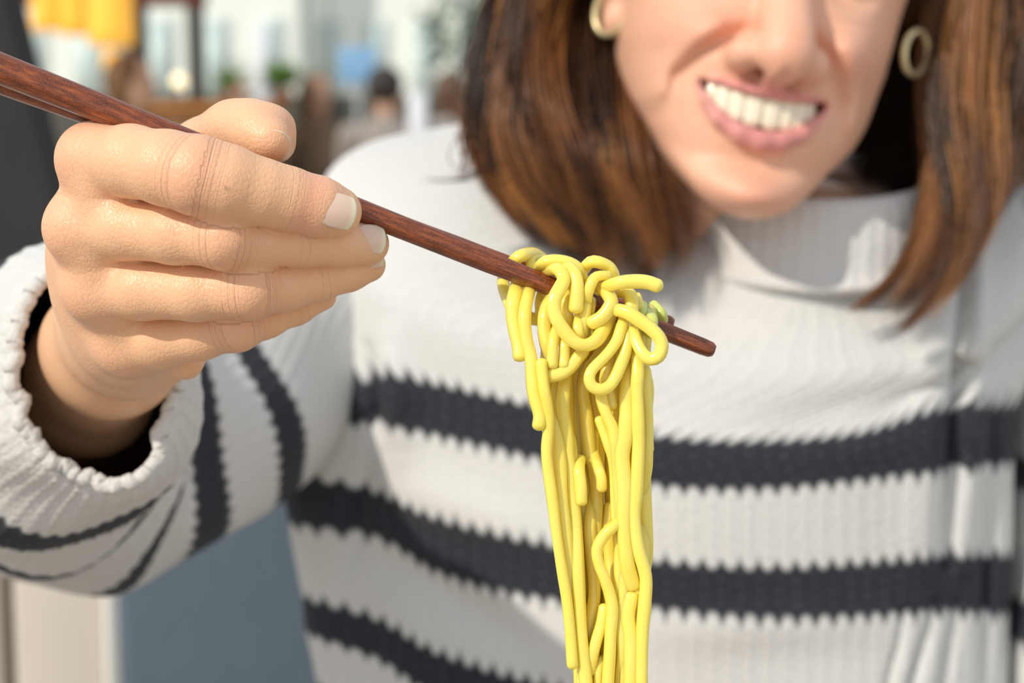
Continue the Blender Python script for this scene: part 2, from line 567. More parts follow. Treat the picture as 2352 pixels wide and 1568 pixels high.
# ------------------------------------------------------------------ chopsticks
def stick_material():
    m = M('lacquered_wood')
    v = m.coord((60, 5, 60), 'Object')
    at = m.attr('len')
    ca = m.n('ShaderNodeCombineXYZ')
    m.l(m.math('MULTIPLY', at, 9.0), ca.inputs[0]); m.l(m.math('MULTIPLY', m.attr('round'), 7.0), ca.inputs[1])
    g = m.noise(ca.outputs[0], 1.5, 5, 0.65)
    ca2 = m.n('ShaderNodeCombineXYZ')
    m.l(m.math('MULTIPLY', at, 70.0), ca2.inputs[0]); m.l(m.math('MULTIPLY', m.attr('round'), 24.0), ca2.inputs[1])
    g2 = m.noise(ca2.outputs[0], 2.2, 3, 0.7)
    c = m.ramp(g, [(0.30, (0.040, 0.008, 0.004)), (0.50, (0.17, 0.035, 0.010)), (0.72, (0.42, 0.105, 0.023))])
    c = m.mix(m.ramp(g2, [(0.50, (0, 0, 0)), (0.72, (1, 1, 1))]), c, (0.34, 0.11, 0.03))
    m.l(c, m.b.inputs['Base Color'])
    m.set(Roughness=0.35, Coat_Weight=0.6, Coat_Roughness=0.2, Specular_IOR_Level=0.35)
    wet = m.attr('wet')
    m.l(m.math('SUBTRACT', 0.24, m.math('MULTIPLY', wet, 0.12)), m.b.inputs['Coat Roughness'])
    nrm = m.bump(g2, 0.25, 0.0003)
    nz = m.noise(m.coord(), 700, 2)
    nrm2 = m.bump(m.math('MULTIPLY', nz, wet), 0.55, 0.0008, nrm)
    m.l(nrm2, m.b.inputs['Normal'])
    return m.m
STICK = stick_material()

def chopstick(a, b, ra, rb, wet0, label):
    n = 140; sides = 32
    t = np.linspace(0, 1, n)
    P = a + t[:, None] * (b - a)
    L = np.linalg.norm(b - a)
    r = ra + (rb - ra) * t
    # flattened, slightly stepped working end
    r = r * (1 - 0.05 / (1 + np.exp(-(t - 0.735) * 160)))
    r[-1] *= 0.70; r[-2] *= 0.93
    P[-2] = P[-1] - (b - a) / L * 0.0010
    ax = (b - a) / L
    N = np.cross(ax, [0, 1, 0]); N /= np.linalg.norm(N); B = np.cross(ax, N)
    th = np.linspace(0, 2 * PI, sides, endpoint=False)
    sq = 0.12 + 0.42 / (1 + np.exp(-(t - 0.70) * 30))
    th_ = th + math.radians(28)
    k = 1 / np.maximum(np.abs(np.cos(th_ * 1.0)), np.abs(np.sin(th_)))[None, :] ** sq[:, None]
    k /= k.mean(1, keepdims=True)
    V = P[:, None] + (r[:, None] * k * np.cos(th))[..., None] * N + (r[:, None] * k * np.sin(th))[..., None] * B
    V = V.reshape(-1, 3)
    ln = np.repeat(t * L * 10, sides); rd = np.tile(np.abs(th / PI - 1), n)
    wet = np.repeat(1 / (1 + np.exp(-(t - wet0) * 60)), sides)
    F = [tuple(q) for q in quads_grid(n, sides, True)]
    F.append(tuple(range(sides))[::-1]); F.append(tuple((n - 1) * sides + i for i in range(sides)))
    o = mesh('chopstick', toworld(V), F, STICK, attrs=dict(len=ln, round=rd, wet=wet))
    tag(o, label, 'chopstick', 'chopsticks')
    return o

def extrap(p, q, k):
    return p + (q - p) * k
s0 = C(0, 157, .4880); s1 = C(1640, 806, .5060)
c1 = chopstick(extrap(s0, s1, -0.16), s1, 37.5 / FPX * .488 * 1.03, 19.0 / FPX * .506, 0.70, 'nearer dark red-brown chopstick whose blunt tip sticks out beyond the noodles')
q0 = C(0, 184, .4990); q1 = C(1546, 744, .5180)
c2 = chopstick(extrap(q0, q1, -0.16), q1, 34 / FPX * .499, 16.0 / FPX * .518, 0.70, 'farther chopstick mostly hidden behind the nearer one')

# ------------------------------------------------------------------ noodles
nd = M('noodle')
v = nd.coord()
f1 = nd.noise(v, 55, 2)
col = nd.mix(f1, (1.0, 0.735, 0.07), (1.0, 0.83, 0.21))
nd.l(col, nd.b.inputs['Base Color'])
nd.set(Roughness=0.30, Subsurface_Weight=0.55, Subsurface_Scale=0.0035, Coat_Weight=0.65, Coat_Roughness=0.06, Specular_IOR_Level=0.5)
nd.b.inputs['Subsurface Radius'].default_value = (1.0, 0.75, 0.10)
nn = nd.bump(nd.noise(v, 330, 3), 0.18, 0.0008)
nn = nd.bump(nd.noise(nd.coord((1, 1, 0.12)), 900, 2), 0.12, 0.0004, nn)
nd.l(nn, nd.b.inputs['Normal'])
NOODLE = nd.m
# the strands that hold a little green oil
ng = M('noodle_green')
ng.set(Base_Color=(0.62, 0.70, 0.16, 1), Roughness=0.3, Subsurface_Weight=0.4, Subsurface_Scale=0.003, Coat_Weight=0.5, Coat_Roughness=0.12)
NOODLE_G = ng.m

def A(x, y): return (1130 + x / 5.407, 560 + y / 5.407)
def Bz(x, y): return (1150 + x / 5.6, 800 + y / 5.6)
def Z(x, y): return (1150 + x / 2.537, 950 + y / 2.537)
GRP = 'noodles hanging from the chopsticks'
F_, M_, K_ = .4915, .4990, .5085          # front, middle and back of the bundle
NOODLES = [
 # (points [(px,py),depth], radius px, label, green)
 ([(A(640,185),.5200),(A(540,120),.5160),(A(440,120),.5110),(A(320,170),.5070),(A(230,260),.5120),(A(150,400),.5180),(A(145,520),.5160),(A(185,650),.5130),(A(235,780),.5090),(A(300,950),.5080)],13,'noodle making the leftmost loop around the chopstick'),
 ([(A(480,290),.5110),(A(490,180),.5120),(A(590,180),.5160),(A(700,230),.5180),(A(760,330),.5200)],11,'short stub of noodle curling over just above the chopstick'),
 ([(A(330,430),.5110),(A(295,560),.5030),(A(265,720),.5000),(A(260,900),.4990),(A(290,1080),.4980),(A(335,1260),.4970),(A(345,1400),.4960),(A(335,1460),.4955)],14,'leftmost hanging noodle with a blunt end below the chopstick'),
 ([(A(490,480),.5090),(A(455,620),.5010),(A(415,800),.4970),(A(405,980),.4955),(A(430,1180),.4950),(A(480,1400),.4950),(Bz(390,200),.4950),(Bz(410,450),.4940),(Bz(440,640),.4935),(Bz(500,850),.4930),(Bz(490,990),.4925),(Bz(470,1070),.4920)],13.5,'noodle running down the left edge and ending in a small flare'),
 ([(Bz(525,190),.4930),(Bz(535,330),.4925),(Bz(560,520),.4920),(Bz(600,720),.4925),(Bz(620,900),.4930),(Bz(610,1080),.4935),(Bz(590,1300),.4935),(Z(275,320),.4935),(Z(300,500),.4935),(Z(325,700),.4935),(Z(355,900),.4935),(Z(385,1080),.4935),(Z(405,1280),.4935),(Z(418,1460),.4935)],13,'long noodle down the left side ending in a rounded tip near the bottom'),
 ([(A(560,300),.5050),(A(640,230),.4990),(A(760,205),.4985),(A(900,220),.4985),(A(1010,260),.4985),(A(1090,330),.4990),(A(1130,430),.5010)],11,'noodle arching over the top of the nearer chopstick'),
 ([(A(600,360),.5080),(A(680,320),.4995),(A(800,310),.4960),(A(870,350),.4945),(A(890,430),.4935),(A(850,540),.4925),(A(785,660),.4915),(A(765,780),.4910),(A(800,920),.4905),(A(870,1040),.4905),(A(960,1160),.4905),(A(1070,1240),.4905),(A(1180,1255),.4910),(A(1290,1200),.4920),(A(1370,1090),.4940),(A(1440,960),.4970),(A(1490,830),.5000)],14,'noodle forming the big front loop over the chopstick'),
 ([(A(850,290),.5020),(A(960,310),.4965),(A(1030,390),.4945),(A(1055,520),.4935),(A(1050,680),.4930),(A(1040,800),.4930),(A(1035,835),.4930)],14,'noodle dropping from the top arch with a square cut end'),
 ([(A(1090,870),.4965),(A(1080,960),.4945),(A(1065,1060),.4940),(A(1090,1170),.4950)],13,'short noodle piece behind the big loop, below the cut end'),
 ([(A(1110,350),.5040),(A(1150,290),.4990),(A(1240,220),.4985),(A(1330,215),.4990),(A(1430,270),.5000),(A(1500,360),.5010),(A(1520,450),.5030)],13,'noodle making the tallest arch at the top of the bundle'),
 ([(A(1180,740),.4965),(A(1185,630),.4945),(A(1220,520),.4940),(A(1290,410),.4945),(A(1370,370),.4950),(A(1430,400),.4965),(A(1450,470),.4990)],13,'noodle arch just left of the sideways noodle'),
 ([(A(1130,640),.4990),(A(1170,740),.4955),(A(1150,900),.4950),(A(1120,1100),.4955),(A(1100,1200),.4970)],12,'noodle behind the ring, dropping beside the cut end'),
 ([(A(1290,520),.5000),(A(1380,550),.4965),(A(1450,600),.4945),(A(1480,700),.4935),(A(1440,820),.4930),(A(1350,920),.4930),(A(1240,980),.4935),(A(1160,1000),.4950)],13.5,'noodle bent into the ring right of the big loop'),
 ([(A(1330,560),.4985),(A(1400,510),.4935),(A(1560,485),.4910),(A(1750,465),.4900),(A(1920,475),.4895),(A(2060,520),.4890),(A(2090,535),.4890)],14,'noodle sticking out sideways to the right at the top'),
 ([(A(1540,590),.5040),(A(1620,580),.4995),(A(1700,620),.4975),(A(1730,720),.4960),(A(1735,860),.4950),(A(1730,1000),.4950)],14,'noodle bending over the chopstick under the sideways noodle'),
 ([(A(1790,660),.5030),(A(1830,720),.5010),(A(1840,850),.5000),(A(1830,1000),.5000),(A(1850,1200),.5010),(A(1880,1500),.5010),(Bz(1900,500),.5010),(Bz(1880,900),.5010),(Bz(1900,1300),.5010)],11,'thin noodle at the right edge behind the right loop'),
 ([(A(1560,820),.4930),(A(1680,850),.4915),(A(1820,940),.4905),(A(1960,1040),.4900),(A(2070,1150),.4895),(A(2110,1260),.4895),(A(2080,1380),.4895),(A(1990,1430),.4900),(A(1900,1390),.4905),(A(1830,1290),.4915),(A(1780,1160),.4930),(A(1740,1040),.4950)],13.5,'noodle forming the right-hand loop below the chopstick'),
 ([(A(1640,930),.4950),(A(1600,1060),.4935),(A(1540,1220),.4925),(A(1420,1380),.4915),(Bz(1300,150),.4910),(Bz(1180,270),.4905),(Bz(1140,390),.4900),(Bz(1180,490),.4900),(Bz(1290,530),.4900),(Bz(1400,480),.4905),(Bz(1480,360),.4910),(Bz(1540,220),.4920),(Bz(1600,60),.4930),(A(1700,1140),.4940),(A(1700,1000),.4960)],12.5,'noodle hanging as the teardrop loop in the middle'),
 ([(A(1920,940),.5160),(A(1950,830),.5080),(A(1975,800),.5010),(A(1990,850),.4965),(A(1985,960),.4960),(A(1970,1100),.4970)],14,'pale green noodle over the chopstick near its bare tip',1),
 ([(A(2010,780),.5120),(A(2060,800),.5100),(A(2090,860),.5090),(A(2110,950),.5100)],13,'green noodle farthest right, behind the pale green one',1),
 ([(A(1880,760),.5040),(A(1870,860),.4990),(A(1880,960),.4990),(A(1900,1100),.5000)],9,'thin green noodle between the loop and the pale green one',1),
 ([(A(640,600),.5090),(A(610,720),.5065),(A(610,840),.5060),(A(560,940),.5060),(A(490,960),.5060),(A(430,900),.5070)],13,'noodle crossing left behind the hanging pair, below the chopstick'),
 ([(A(760,640),.5040),(A(690,760),.4990),(A(650,900),.4970),(A(645,1060),.4965),(A(670,1220),.4965),(A(720,1400),.4980)],13.5,'noodle with a dark speck left of the big loop'),
 ([(A(850,960),.4990),(A(790,1100),.4960),(A(760,1230),.4945),(A(750,1400),.4940),(A(745,1500),.4940)],13,'short blunt noodle hanging inside the left side, nearer the edge'),
 ([(A(880,1080),.4990),(A(900,1250),.4955),(A(895,1400),.4950),(A(890,1510),.4945)],12,'short blunt noodle hanging inside the left side, nearer the middle'),
 ([(A(1180,1180),.4985),(A(1130,1330),.4960),(Bz(1000,110),.4955),(Bz(900,240),.4950),(Bz(780,320),.4945),(Bz(640,350),.4945),(Bz(620,350),.4945)],13.5,'noodle hooking left under the short blunt pieces'),
 ([(A(930,560),.5010),(A(925,700),.4985),(A(930,860),.4980),(A(960,1000),.4990),(A(1000,1100),.5000)],12,'noodle seen through the gap of the big loop'),
 ([(A(1230,640),.5060),(A(1220,760),.4990),(A(1190,900),.4990),(A(1150,1050),.5000)],11,'noodle seen through the ring against the chopstick'),
 # long hanging strands
 ([(A(880,1500),.5050),(Bz(760,380),.5030),(Bz(700,560),.5020),(Bz(720,800),.5010),(Bz(700,1000),.4985),(Bz(730,1200),.4975),(Z(345,300),.4965),(Z(355,500),.4960),(Z(385,760),.4960),(Z(412,1050),.4960),(Z(440,1250),.4970)],12,None),
 ([(Bz(830,380),.5000),(Bz(810,560),.4985),(Bz(800,760),.4985),(Bz(830,980),.4985),(Bz(860,1200),.4985),(Z(400,300),.4985),(Z(430,600),.4980),(Z(445,800),.4965),(Z(452,1000),.4955),(Z(465,1250),.4950),(Z(485,1450),.4950),(Z(505,1640),.4950)],14,None),
 ([(Bz(720,430),.5040),(Bz(730,700),.5020),(Bz(760,1000),.5010),(Z(400,150),.5000),(Z(415,400),.5000),(Z(425,700),.4995),(Z(440,1000),.4990),(Z(470,1300),.4990),(Z(480,1640),.4990)],14,None),
 ([(A(1340,880),.5120),(Bz(1050,100),.5120),(Bz(990,300),.5110),(Bz(970,500),.5110),(Bz(1000,800),.5110),(Bz(1010,1100),.5105),(Bz(1010,1400),.5100),(Z(470,300),.5070),(Z(490,500),.5060),(Z(480,800),.5050),(Z(500,1200),.5040),(Z(520,1640),.5040)],14,None),
 ([(A(1480,900),.5090),(Bz(1300,30),.5080),(Bz(1120,300),.5060),(Bz(1060,560),.5050),(Bz(1090,800),.5045),(Bz(1120,1100),.5045),(Bz(1150,1400),.5045),(Z(540,300),.5040),(Z(560,500),.5040),(Z(545,760),.5030),(Z(545,1000),.5030),(Z(530,1250),.5030),(Z(510,1500),.5035),(Z(500,1640),.5035)],14,None),
 ([(Bz(1180,600),.5100),(Bz(1230,900),.5090),(Bz(1220,1100),.5085),(Bz(1260,1400),.5080),(Z(560,250),.5070),(Z(545,450),.5060),(Z(520,650),.5020),(Z(530,850),.5010),(Z(545,1050),.5000),(Z(515,1250),.5000),(Z(495,1420),.5010)],13,None),
 ([(Bz(1020,1430),.5010),(Z(455,330),.4975),(Z(465,420),.4965),(Z(470,510),.4965)],12.5,'short noodle with a blunt end in the gap left of the middle'),
 ([(Bz(1190,1100),.5060),(Bz(1200,1350),.5050),(Z(545,270),.5010),(Z(570,320),.4980),(Z(585,370),.4970),(Z(588,430),.4975)],12.5,'noodle end curling right into the gap, darker yellow'),
 ([(Bz(1270,920),.4960),(Bz(1310,1040),.4955),(Bz(1380,1230),.4950),(Bz(1440,1420),.4950),(Z(650,260),.4950),(Z(665,400),.4955),(Z(670,600),.4955),(Z(685,800),.4955),(Z(690,1000),.4955),(Z(705,1200),.4955),(Z(720,1400),.4955),(Z(715,1640),.4955)],11.5,'noodle starting from a rounded end in the middle and running down'),
 ([(Bz(1290,580),.4950),(Bz(1310,700),.4945),(Bz(1360,850),.4940),(Bz(1430,1000),.4940),(Bz(1480,1180),.4940),(Bz(1490,1400),.4945),(Z(690,250),.4945),(Z(690,400),.4945),(Z(700,650),.4950),(Z(715,850),.4960)],12.5,None),
 ([(Bz(1370,100),.4990),(Bz(1370,280),.4970),(Bz(1350,420),.4970),(Bz(1400,600),.4970),(Bz(1430,740),.4965),(Bz(1400,790),.4960)],14,'noodle crossing inside the teardrop loop to a cut end'),
 ([(Bz(1640,200),.4980),(Bz(1640,480),.4950),(Bz(1620,700),.4945),(Bz(1620,900),.4940),(Bz(1600,1150),.4935),(Bz(1560,1400),.4935),(Z(730,250),.4935),(Z(725,450),.4935),(Z(720,650),.4935),(Z(735,850),.4935),(Z(770,1000),.4950)],14,None),
 ([(A(1800,1320),.4960),(Bz(1760,300),.4935),(Bz(1750,500),.4930),(Bz(1760,720),.4930),(Bz(1765,1000),.4930),(Bz(1770,1300),.4930),(Z(795,250),.4930),(Z(790,450),.4930),(Z(780,600),.4930),(Z(800,780),.4930),(Z(845,950),.4930),(Z(840,1100),.4930),(Z(825,1300),.4930),(Z(820,1640),.4930)],14,'long noodle forming the right edge of the lower bundle'),
 ([(Bz(1860,300),.5000),(Bz(1850,500),.4990),(Bz(1880,800),.4985),(Bz(1890,1100),.4980),(Bz(1880,1350),.4980),(Z(855,220),.4980),(Z(845,330),.4985),(Z(820,450),.5000)],13,None),
 ([(Bz(1560,250),.5040),(Bz(1530,480),.5030),(Bz(1540,700),.5030),(Bz(1530,900),.5020),(Bz(1600,1150),.5015),(Z(770,120),.5000),(Z(765,350),.4970),(Z(755,550),.4960),(Z(770,750),.4960),(Z(800,900),.4960),(Z(795,1040),.4960)],13,None),
 ([(Z(680,640),.4940),(Z(640,670),.4930),(Z(595,720),.4930),(Z(562,790),.4930),(Z(570,870),.4930),(Z(605,960),.4930),(Z(635,1050),.4935),(Z(650,1150),.4935),(Z(640,1280),.4935),(Z(635,1400),.4935),(Z(620,1640),.4935)],13,'noodle curving out and back in the lower middle gap'),
 ([(Z(605,1130),.4965),(Z(585,1230),.4955),(Z(555,1330),.4950),(Z(530,1440),.4955),(Z(520,1500),.4960)],11.5,'short slanting noodle low in the middle'),
 ([(Z(760,1060),.4950),(Z(740,1180),.4945),(Z(760,1330),.4940),(Z(755,1640),.4940)],13,None),
 ([(Z(640,540),.5050),(Z(625,700),.5040),(Z(640,850),.5030),(Z(660,1000),.5010),(Z(690,1300),.5000),(Z(680,1640),.5000)],14,None),
 ([(Z(690,880),.4960),(Z(715,1000),.4950),(Z(700,1200),.4950),(Z(712,1380),.4950),(Z(700,1500),.4960),(Z(690,1640),.4970)],11,None),
 ([(Z(585,1430),.4975),(Z(570,1500),.4965),(Z(565,1640),.4965)],12,'noodle end showing at the very bottom middle'),
 ([(Bz(1660,600),.5060),(Bz(1700,900),.5050),(Bz(1740,1300),.5040),(Z(830,300),.5020),(Z(820,600),.5010),(Z(830,800),.5000),(Z(800,1100),.5000),(Z(780,1640),.5000)],14,None),
 ([(Bz(1480,560),.5090),(Bz(1500,800),.5080),(Bz(1440,1100),.5060),(Bz(1500,1400),.5050),(Z(730,400),.5040),(Z(710,800),.5030),(Z(740,1200),.5030),(Z(740,1640),.5030)],14,None),
 ([(A(1440,1120),.5120),(Bz(1330,100),.5110),(Bz(1350,300),.5100),(Bz(1480,600),.5100),(Bz(1380,800),.5095),(Bz(1280,1000),.5090),(Bz(1250,1200),.5090)],14,None),
]
for x0, x1, x2, dd, l in ((1255, 1290, 1345, .5030, 0), (1300, 1310, 1335, .5065, 0), (1335, 1345, 1365, .5110, 0), (1368, 1372, 1375, .5140, 0), (1402, 1405, 1400, .5110, 0), (1432, 1440, 1425, .5070, 0), (1460, 1468, 1455, .5075, 0), (1475, 1478, 1468, .5025, 0)):
    NOODLES.append(([((x0 + 8, 730), dd), ((x0, 860), dd), ((x0 + 5, 980), dd - .001), ((x1, 1120), dd - .002), ((x1 + 6, 1260), dd - .002), ((x2 - 6, 1420), dd - .002), ((x2, 1600), dd - .002)], 13.5, None))
PLAIN = 'plain noodle of the back layer, seen only through gaps in the hanging bundle'
rnd = random.Random(4)
plain = []
for it in NOODLES:
    pts, rp, lab = it[0], it[1], it[2]
    keep = [pts[0]]
    for q in pts[1:]:
        if math.dist(q[0], keep[-1][0]) > 17: keep.append(q)
    P = np.array([C(p[0], p[1], d) for p, d in keep])
    n = max(14, int(np.linalg.norm(np.diff(P, axis=0), axis=1).sum() / 0.0011))
    P = catmull(P, n)
    r = rp * (1.24 if lab is None else 1.14) / FPX * 0.494
    t = np.linspace(0, 1, n)
    ph = rnd.uniform(0, 6)
    rad = r * (1 + 0.035 * np.sin(t * n * 0.18 + ph) + 0.03 * np.sin(t * n * 0.41 + 2 * ph))
    V, F = tube_verts(P, rad, 16, squareness=0.34, flat=rnd.uniform(0.86, 1.06), roll=rnd.uniform(0, 1.5))
    o = mesh('noodle', toworld(V), F, NOODLE_G if len(it) > 3 else NOODLE)
    tag(o, lab or PLAIN, 'noodle', GRP if lab is None else 'noodles on the chopsticks')
    if lab is None: plain.append((o, float(np.mean([p[0][0] for p in pts if p[0][1] > 1100] or [0])), pts[-1][1]))
ORD = ['leftmost', 'second from the left', 'third from the left', 'fourth from the left', 'fifth from the left', 'sixth from the left', 'seventh from the left', 'eighth from the left', 'ninth from the left', 'tenth from the left', 'eleventh from the left', 'twelfth from the left', 'thirteenth from the left', 'fourteenth from the left', 'rightmost but one', 'rightmost']
fr_ = sorted([p for p in plain if p[2] < .5012], key=lambda p: p[1])
for k_, (o, _, _) in enumerate(fr_):
    o['label'] = 'plain front strand of the hanging noodle bundle, ' + (ORD[k_] if k_ < len(fr_) - 1 else 'rightmost')
    o['group'] = 'front strands of the hanging bundle'

# ------------------------------------------------------------------ head (local mm frame, origin between the lips)
HEAD_O = C(1745, 235, .838)
ROLL = math.radians(10.0); YAW = math.radians(9.0)
def head_to_cam(P):
    """local mm: x to the photo's right, y away from the viewer, z up"""
    P = np.asarray(P, float) / 1000.0
    x, y, z = P[..., 0], P[..., 1] - 0.0, P[..., 2]
    # yaw turns the nose to the photo's right, about a vertical axis 70 mm behind the lips
    yc = 0.075
    c, s = math.cos(YAW), math.sin(YAW)
    x1 = c * x - s * (y - yc); y1 = s * x + c * (y - yc) + yc
    x1 = x1 - s * yc * 0.72
    c, s = math.cos(ROLL), math.sin(ROLL)
    x2 = c * x1 + s * z; z2 = -s * x1 + c * z
    return HEAD_O + np.stack([x2, y1, z2], -1)

GH = Grid((-84, -38, -130), (108, 200, 182), 1.35)
X = GH.ax[0][:, None, None]; Y = GH.ax[1][None, :, None]; Z_ = GH.ax[2][None, None, :]
def tab(z, pairs):
    a = np.array(pairs, float); return np.interp(z, a[:, 0], a[:, 1])
def smooth_tab(z, pairs):
    a = np.array(pairs, float)
    zz = np.linspace(a[0, 0], a[-1, 0], 400)
    w = np.interp(zz, a[:, 0], a[:, 1])
    k = np.hanning(21); k /= k.sum()
    wp = np.pad(w, 10, mode='edge'); w2 = np.convolve(wp, k, 'valid')
    return np.interp(z, zz, w2)
zeta = Z_ - 0.30 * np.clip(Y - 15, 0, 80) * np.clip((40 - Z_) / 60, 0, 1)
Wt = [(-66, 8), (-60, 16), (-56, 24), (-50, 31), (-46, 35), (-42, 38.5), (-36, 43), (-28, 48), (-20, 53), (-10, 58), (0, 61), (12, 63.5), (25, 65.5), (40, 67), (60, 69), (90, 73), (115, 72), (135, 64), (152, 48), (163, 31), (170, 15), (176, 4)]
Wz = smooth_tab(zeta, Wt)
Ft = [(-66, 16), (-60, 6), (-54, 0), (-49, -2), (-44, -2.5), (-38, -2.0), (-32, 0.8), (-27, 4.2), (-22, 3.0), (-12, 1.5), (0, 0.5), (8, 1.5), (16, 2.5), (30, 0), (45, -1), (60, 0), (75, -3), (90, -2), (110, 3), (130, 14), (150, 34), (165, 58), (176, 80)]
Fz = smooth_tab(zeta, Ft)              # forward surface (y of the face midline)
YC = 78.0
Dfr = YC - Fz
Db = smooth_tab(Z_, [(-60, 30), (-30, 42), (0, 62), (30, 90), (60, 103), (90, 106), (120, 98), (150, 70), (165, 40), (176, 10)])
Dy = np.where(Y < YC, Dfr, Db)
nn_ = 2.35
XC = 6.5 * np.clip((Z_ + 55) / 45, 0.35, 1)
rho = ((np.abs(X - XC) / Wz) ** nn_ + (np.abs(Y - YC) / Dy) ** nn_) ** (1 / nn_)
D = ((rho - 1) * np.minimum(Wz, Dy) * 0.95).astype(np.float32)
D = smax(D, (Z_ - 172).astype(np.float32) + 0 * D, 8)
under = (-(Z_ + 52.5) + 0.30 * np.clip(Y - 14, 0, 70) + 0.0115 * (X - 2) ** 2).astype(np.float32) * 0.93
D = smax(D, under + 0 * D, 9.0)
# neck
GH.cone(D, (0, 96, 10), (34, 128, -72), 46, 47, 14)
GH.cone(D, (34, 128, -72), (52, 142, -130), 47, 52, 10)
# nose
GH.chain(D, [((0, 6, 72), 7), ((0, -1, 58), 7.5), ((0, -8, 42), 9.5), ((0, -15, 28), 10.5), ((0, -18, 21), 10.5)], 9)
GH.ell(D, (0, -18, 19.5), (12, 10.5, 9.5), 5)
for sx in (-1, 1):
    GH.ell(D, (sx * 15, -5, 20.5), (7.4, 10.5, 8.2), 4.5)
    GH.ell(D, (sx * 7.0, -10, 10.0), (2.8, 4.8, 2.4), 2.0, sub=True)
GH.cone(D, (0, -12, 13), (0, -2, 8), 3.6, 4.5, 5)
# ears
for sx in (-1, 1):
    GH.ell(D, (6 + sx * 70, 84, 62), (5, 15, 27), 5)
    GH.ell(D, (6 + sx * 69, 78, 38), (5.0, 7, 8), 4)
    GH.ell(D, (6 + sx * 76, 82, 66), (4, 9, 15), 3, sub=True)
# brows, sockets, lids
for sx in (-1, 1):
    GH.cone(D, (sx * 12, 4, 80), (sx * 46, 12, 82), 6, 5, 9)
    GH.ell(D, (sx * 32, 4, 64), (16, 8, 9), 8, sub=True)
    GH.ell(D, (sx * 32, 18, 64), (14.0, 12.5, 12.5), 3)
    GH.ell(D, (sx * 32, 4.2, 63.5), (12.5, 3.0, 1.5), 1.2, sub=True)
# relief of cheeks, folds, chin: a displacement of the front of the face
x2 = GH.ax[0][:, None]; z2 = GH.ax[2][None, :]
g = lambda cx, cz, sx, sz: np.exp(-((x2 - cx) / sx) ** 2 - ((z2 - cz) / sz) ** 2)
H = 6.5 * g(-38, 29, 15, 13) + 6.5 * g(37, 30, 15, 13)
for pts, sgn in (([(-16, 31), (-24, 27), (-32.5, 18.5), (-39, 8), (-39.5, -3), (-38, -9)], -1), ([(17, 33), (25, 27), (33, 18), (38.5, 9), (39, -3), (36, -14)], 1)):
    pd = polydist(x2, z2, pts)
    amp = 2.9 * np.exp(-(pd / 3.4) ** 2)
    pd2 = polydist(x2, z2, [(p[0] + sgn * 5.5, p[1] + 3.0) for p in pts[1:-1]])
    amp = amp * np.clip((z2 + 12) / 22, 0, 1)
    H = H - amp + 2.6 * np.exp(-(pd2 / 5.5) ** 2)
H += 3.0 * g(0, -42, 15, 8) - 1.2 * g(0, -28, 18, 5.0) - 0.9 * g(0, 9, 2.6, 4) + 1.2 * g(-5, 9, 2.5, 4) + 1.2 * g(5, 9, 2.5, 4)
H += 1.6 * g(-21, 14, 8, 6) + 1.6 * g(21, 14, 8, 6)
H += -0.8 * g(-30, 50, 12, 1.6) - 0.8 * g(30, 50, 12, 1.6) - 0.6 * g(-33, 45, 13, 1.4) - 0.6 * g(33, 45, 13, 1.4)
fm = np.clip((62 - GH.ax[1]) / 40, 0, 1)[None, :, None]
D -= (H[:, None, :] * fm).astype(np.float32)
# mouth opening: a lens between the lips
xx = GH.ax[0]
zu = 2.6 + 0.0048 * xx ** 2; zl = -12.2 + 0.0180 * xx ** 2
zu_, zl_ = zu[:, None, None], zl[:, None, None]
lens = np.maximum(np.maximum(Z_ - zu_, zl_ - Z_), (np.abs(X) - 30.0)) * 0.9
cav = np.maximum(lens + 0 * Y, Y - 34)
D = smax(D, (-cav).astype(np.float32), 2.0)
# lips
def arc(x): return 0.5 + 0.0095 * x * x
up = [(-31, 5.4, 1.0), (-24, 7.0, 1.5), (-14, 5.6, 2.5), (-6, 5.2, 2.9), (0, 4.8, 2.7), (6, 5.2, 2.9), (14, 5.6, 2.5), (24, 7.0, 1.5), (31, 5.6, 1.0)]
lw = [(-31, 4.6, 1.0), (-27, -2.0, 2.2), (-20, -10.0, 3.6), (-10, -15.4, 4.6), (0, -17.2, 4.9), (10, -15.4, 4.6), (20, -10.0, 3.6), (27, -2.0, 2.2), (31, 4.8, 1.0)]
GH.chain(D, [((x, arc(x) - 0.6, z), r) for x, z, r in up], 1.6)
GH.chain(D, [((x, arc(x) - 0.6, z), r) for x, z, r in lw], 2.2)
D = smax(D, (-cav).astype(np.float32), 1.2)
Vf, Ff = GH.surf(D)
del D
# colour masks, nostril shade included
x, y, z = Vf.T
lipm = np.zeros(len(Vf))
for L_, gain in ((up, 1.15), (lw, 1.05)):
    pts = [(a, b) for a, b, _ in L_]
    rr = np.interp(x, [a for a, _, _ in L_], [r for _, _, r in L_])
    dd = polydist(x, z, pts)
    lipm = np.maximum(lipm, 1 / (1 + np.exp((dd - rr * gain) / 0.55)))
lipm *= (y < 16) * (np.abs(x) < 32)
zu = 2.6 + 0.0048 * x ** 2; zl = -12.2 + 0.0180 * x ** 2
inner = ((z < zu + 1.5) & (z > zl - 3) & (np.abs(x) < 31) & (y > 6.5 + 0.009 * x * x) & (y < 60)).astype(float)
inner = np.maximum(inner, 0.8 * np.exp(-(((np.abs(x) - 7.0) / 2.6) ** 2 + ((z - 13.5) / 2.4) ** 2)) * (y < -4) * (y > -14))  # nostrils darkened in the colour, standing in for their shade
G2 = lambda cx, cz, sx, sz: np.exp(-((x - cx) / sx) ** 2 - ((z - cz) / sz) ** 2) * (y < 60)
red = 0.5 * G2(-36, 30, 17, 14) + 0.42 * G2(38, 30, 17, 14) + 0.30 * G2(0, 24, 13, 12) + 0.5 * G2(2, -43, 18, 9) + 0.2 * G2(0, 10, 14, 6)
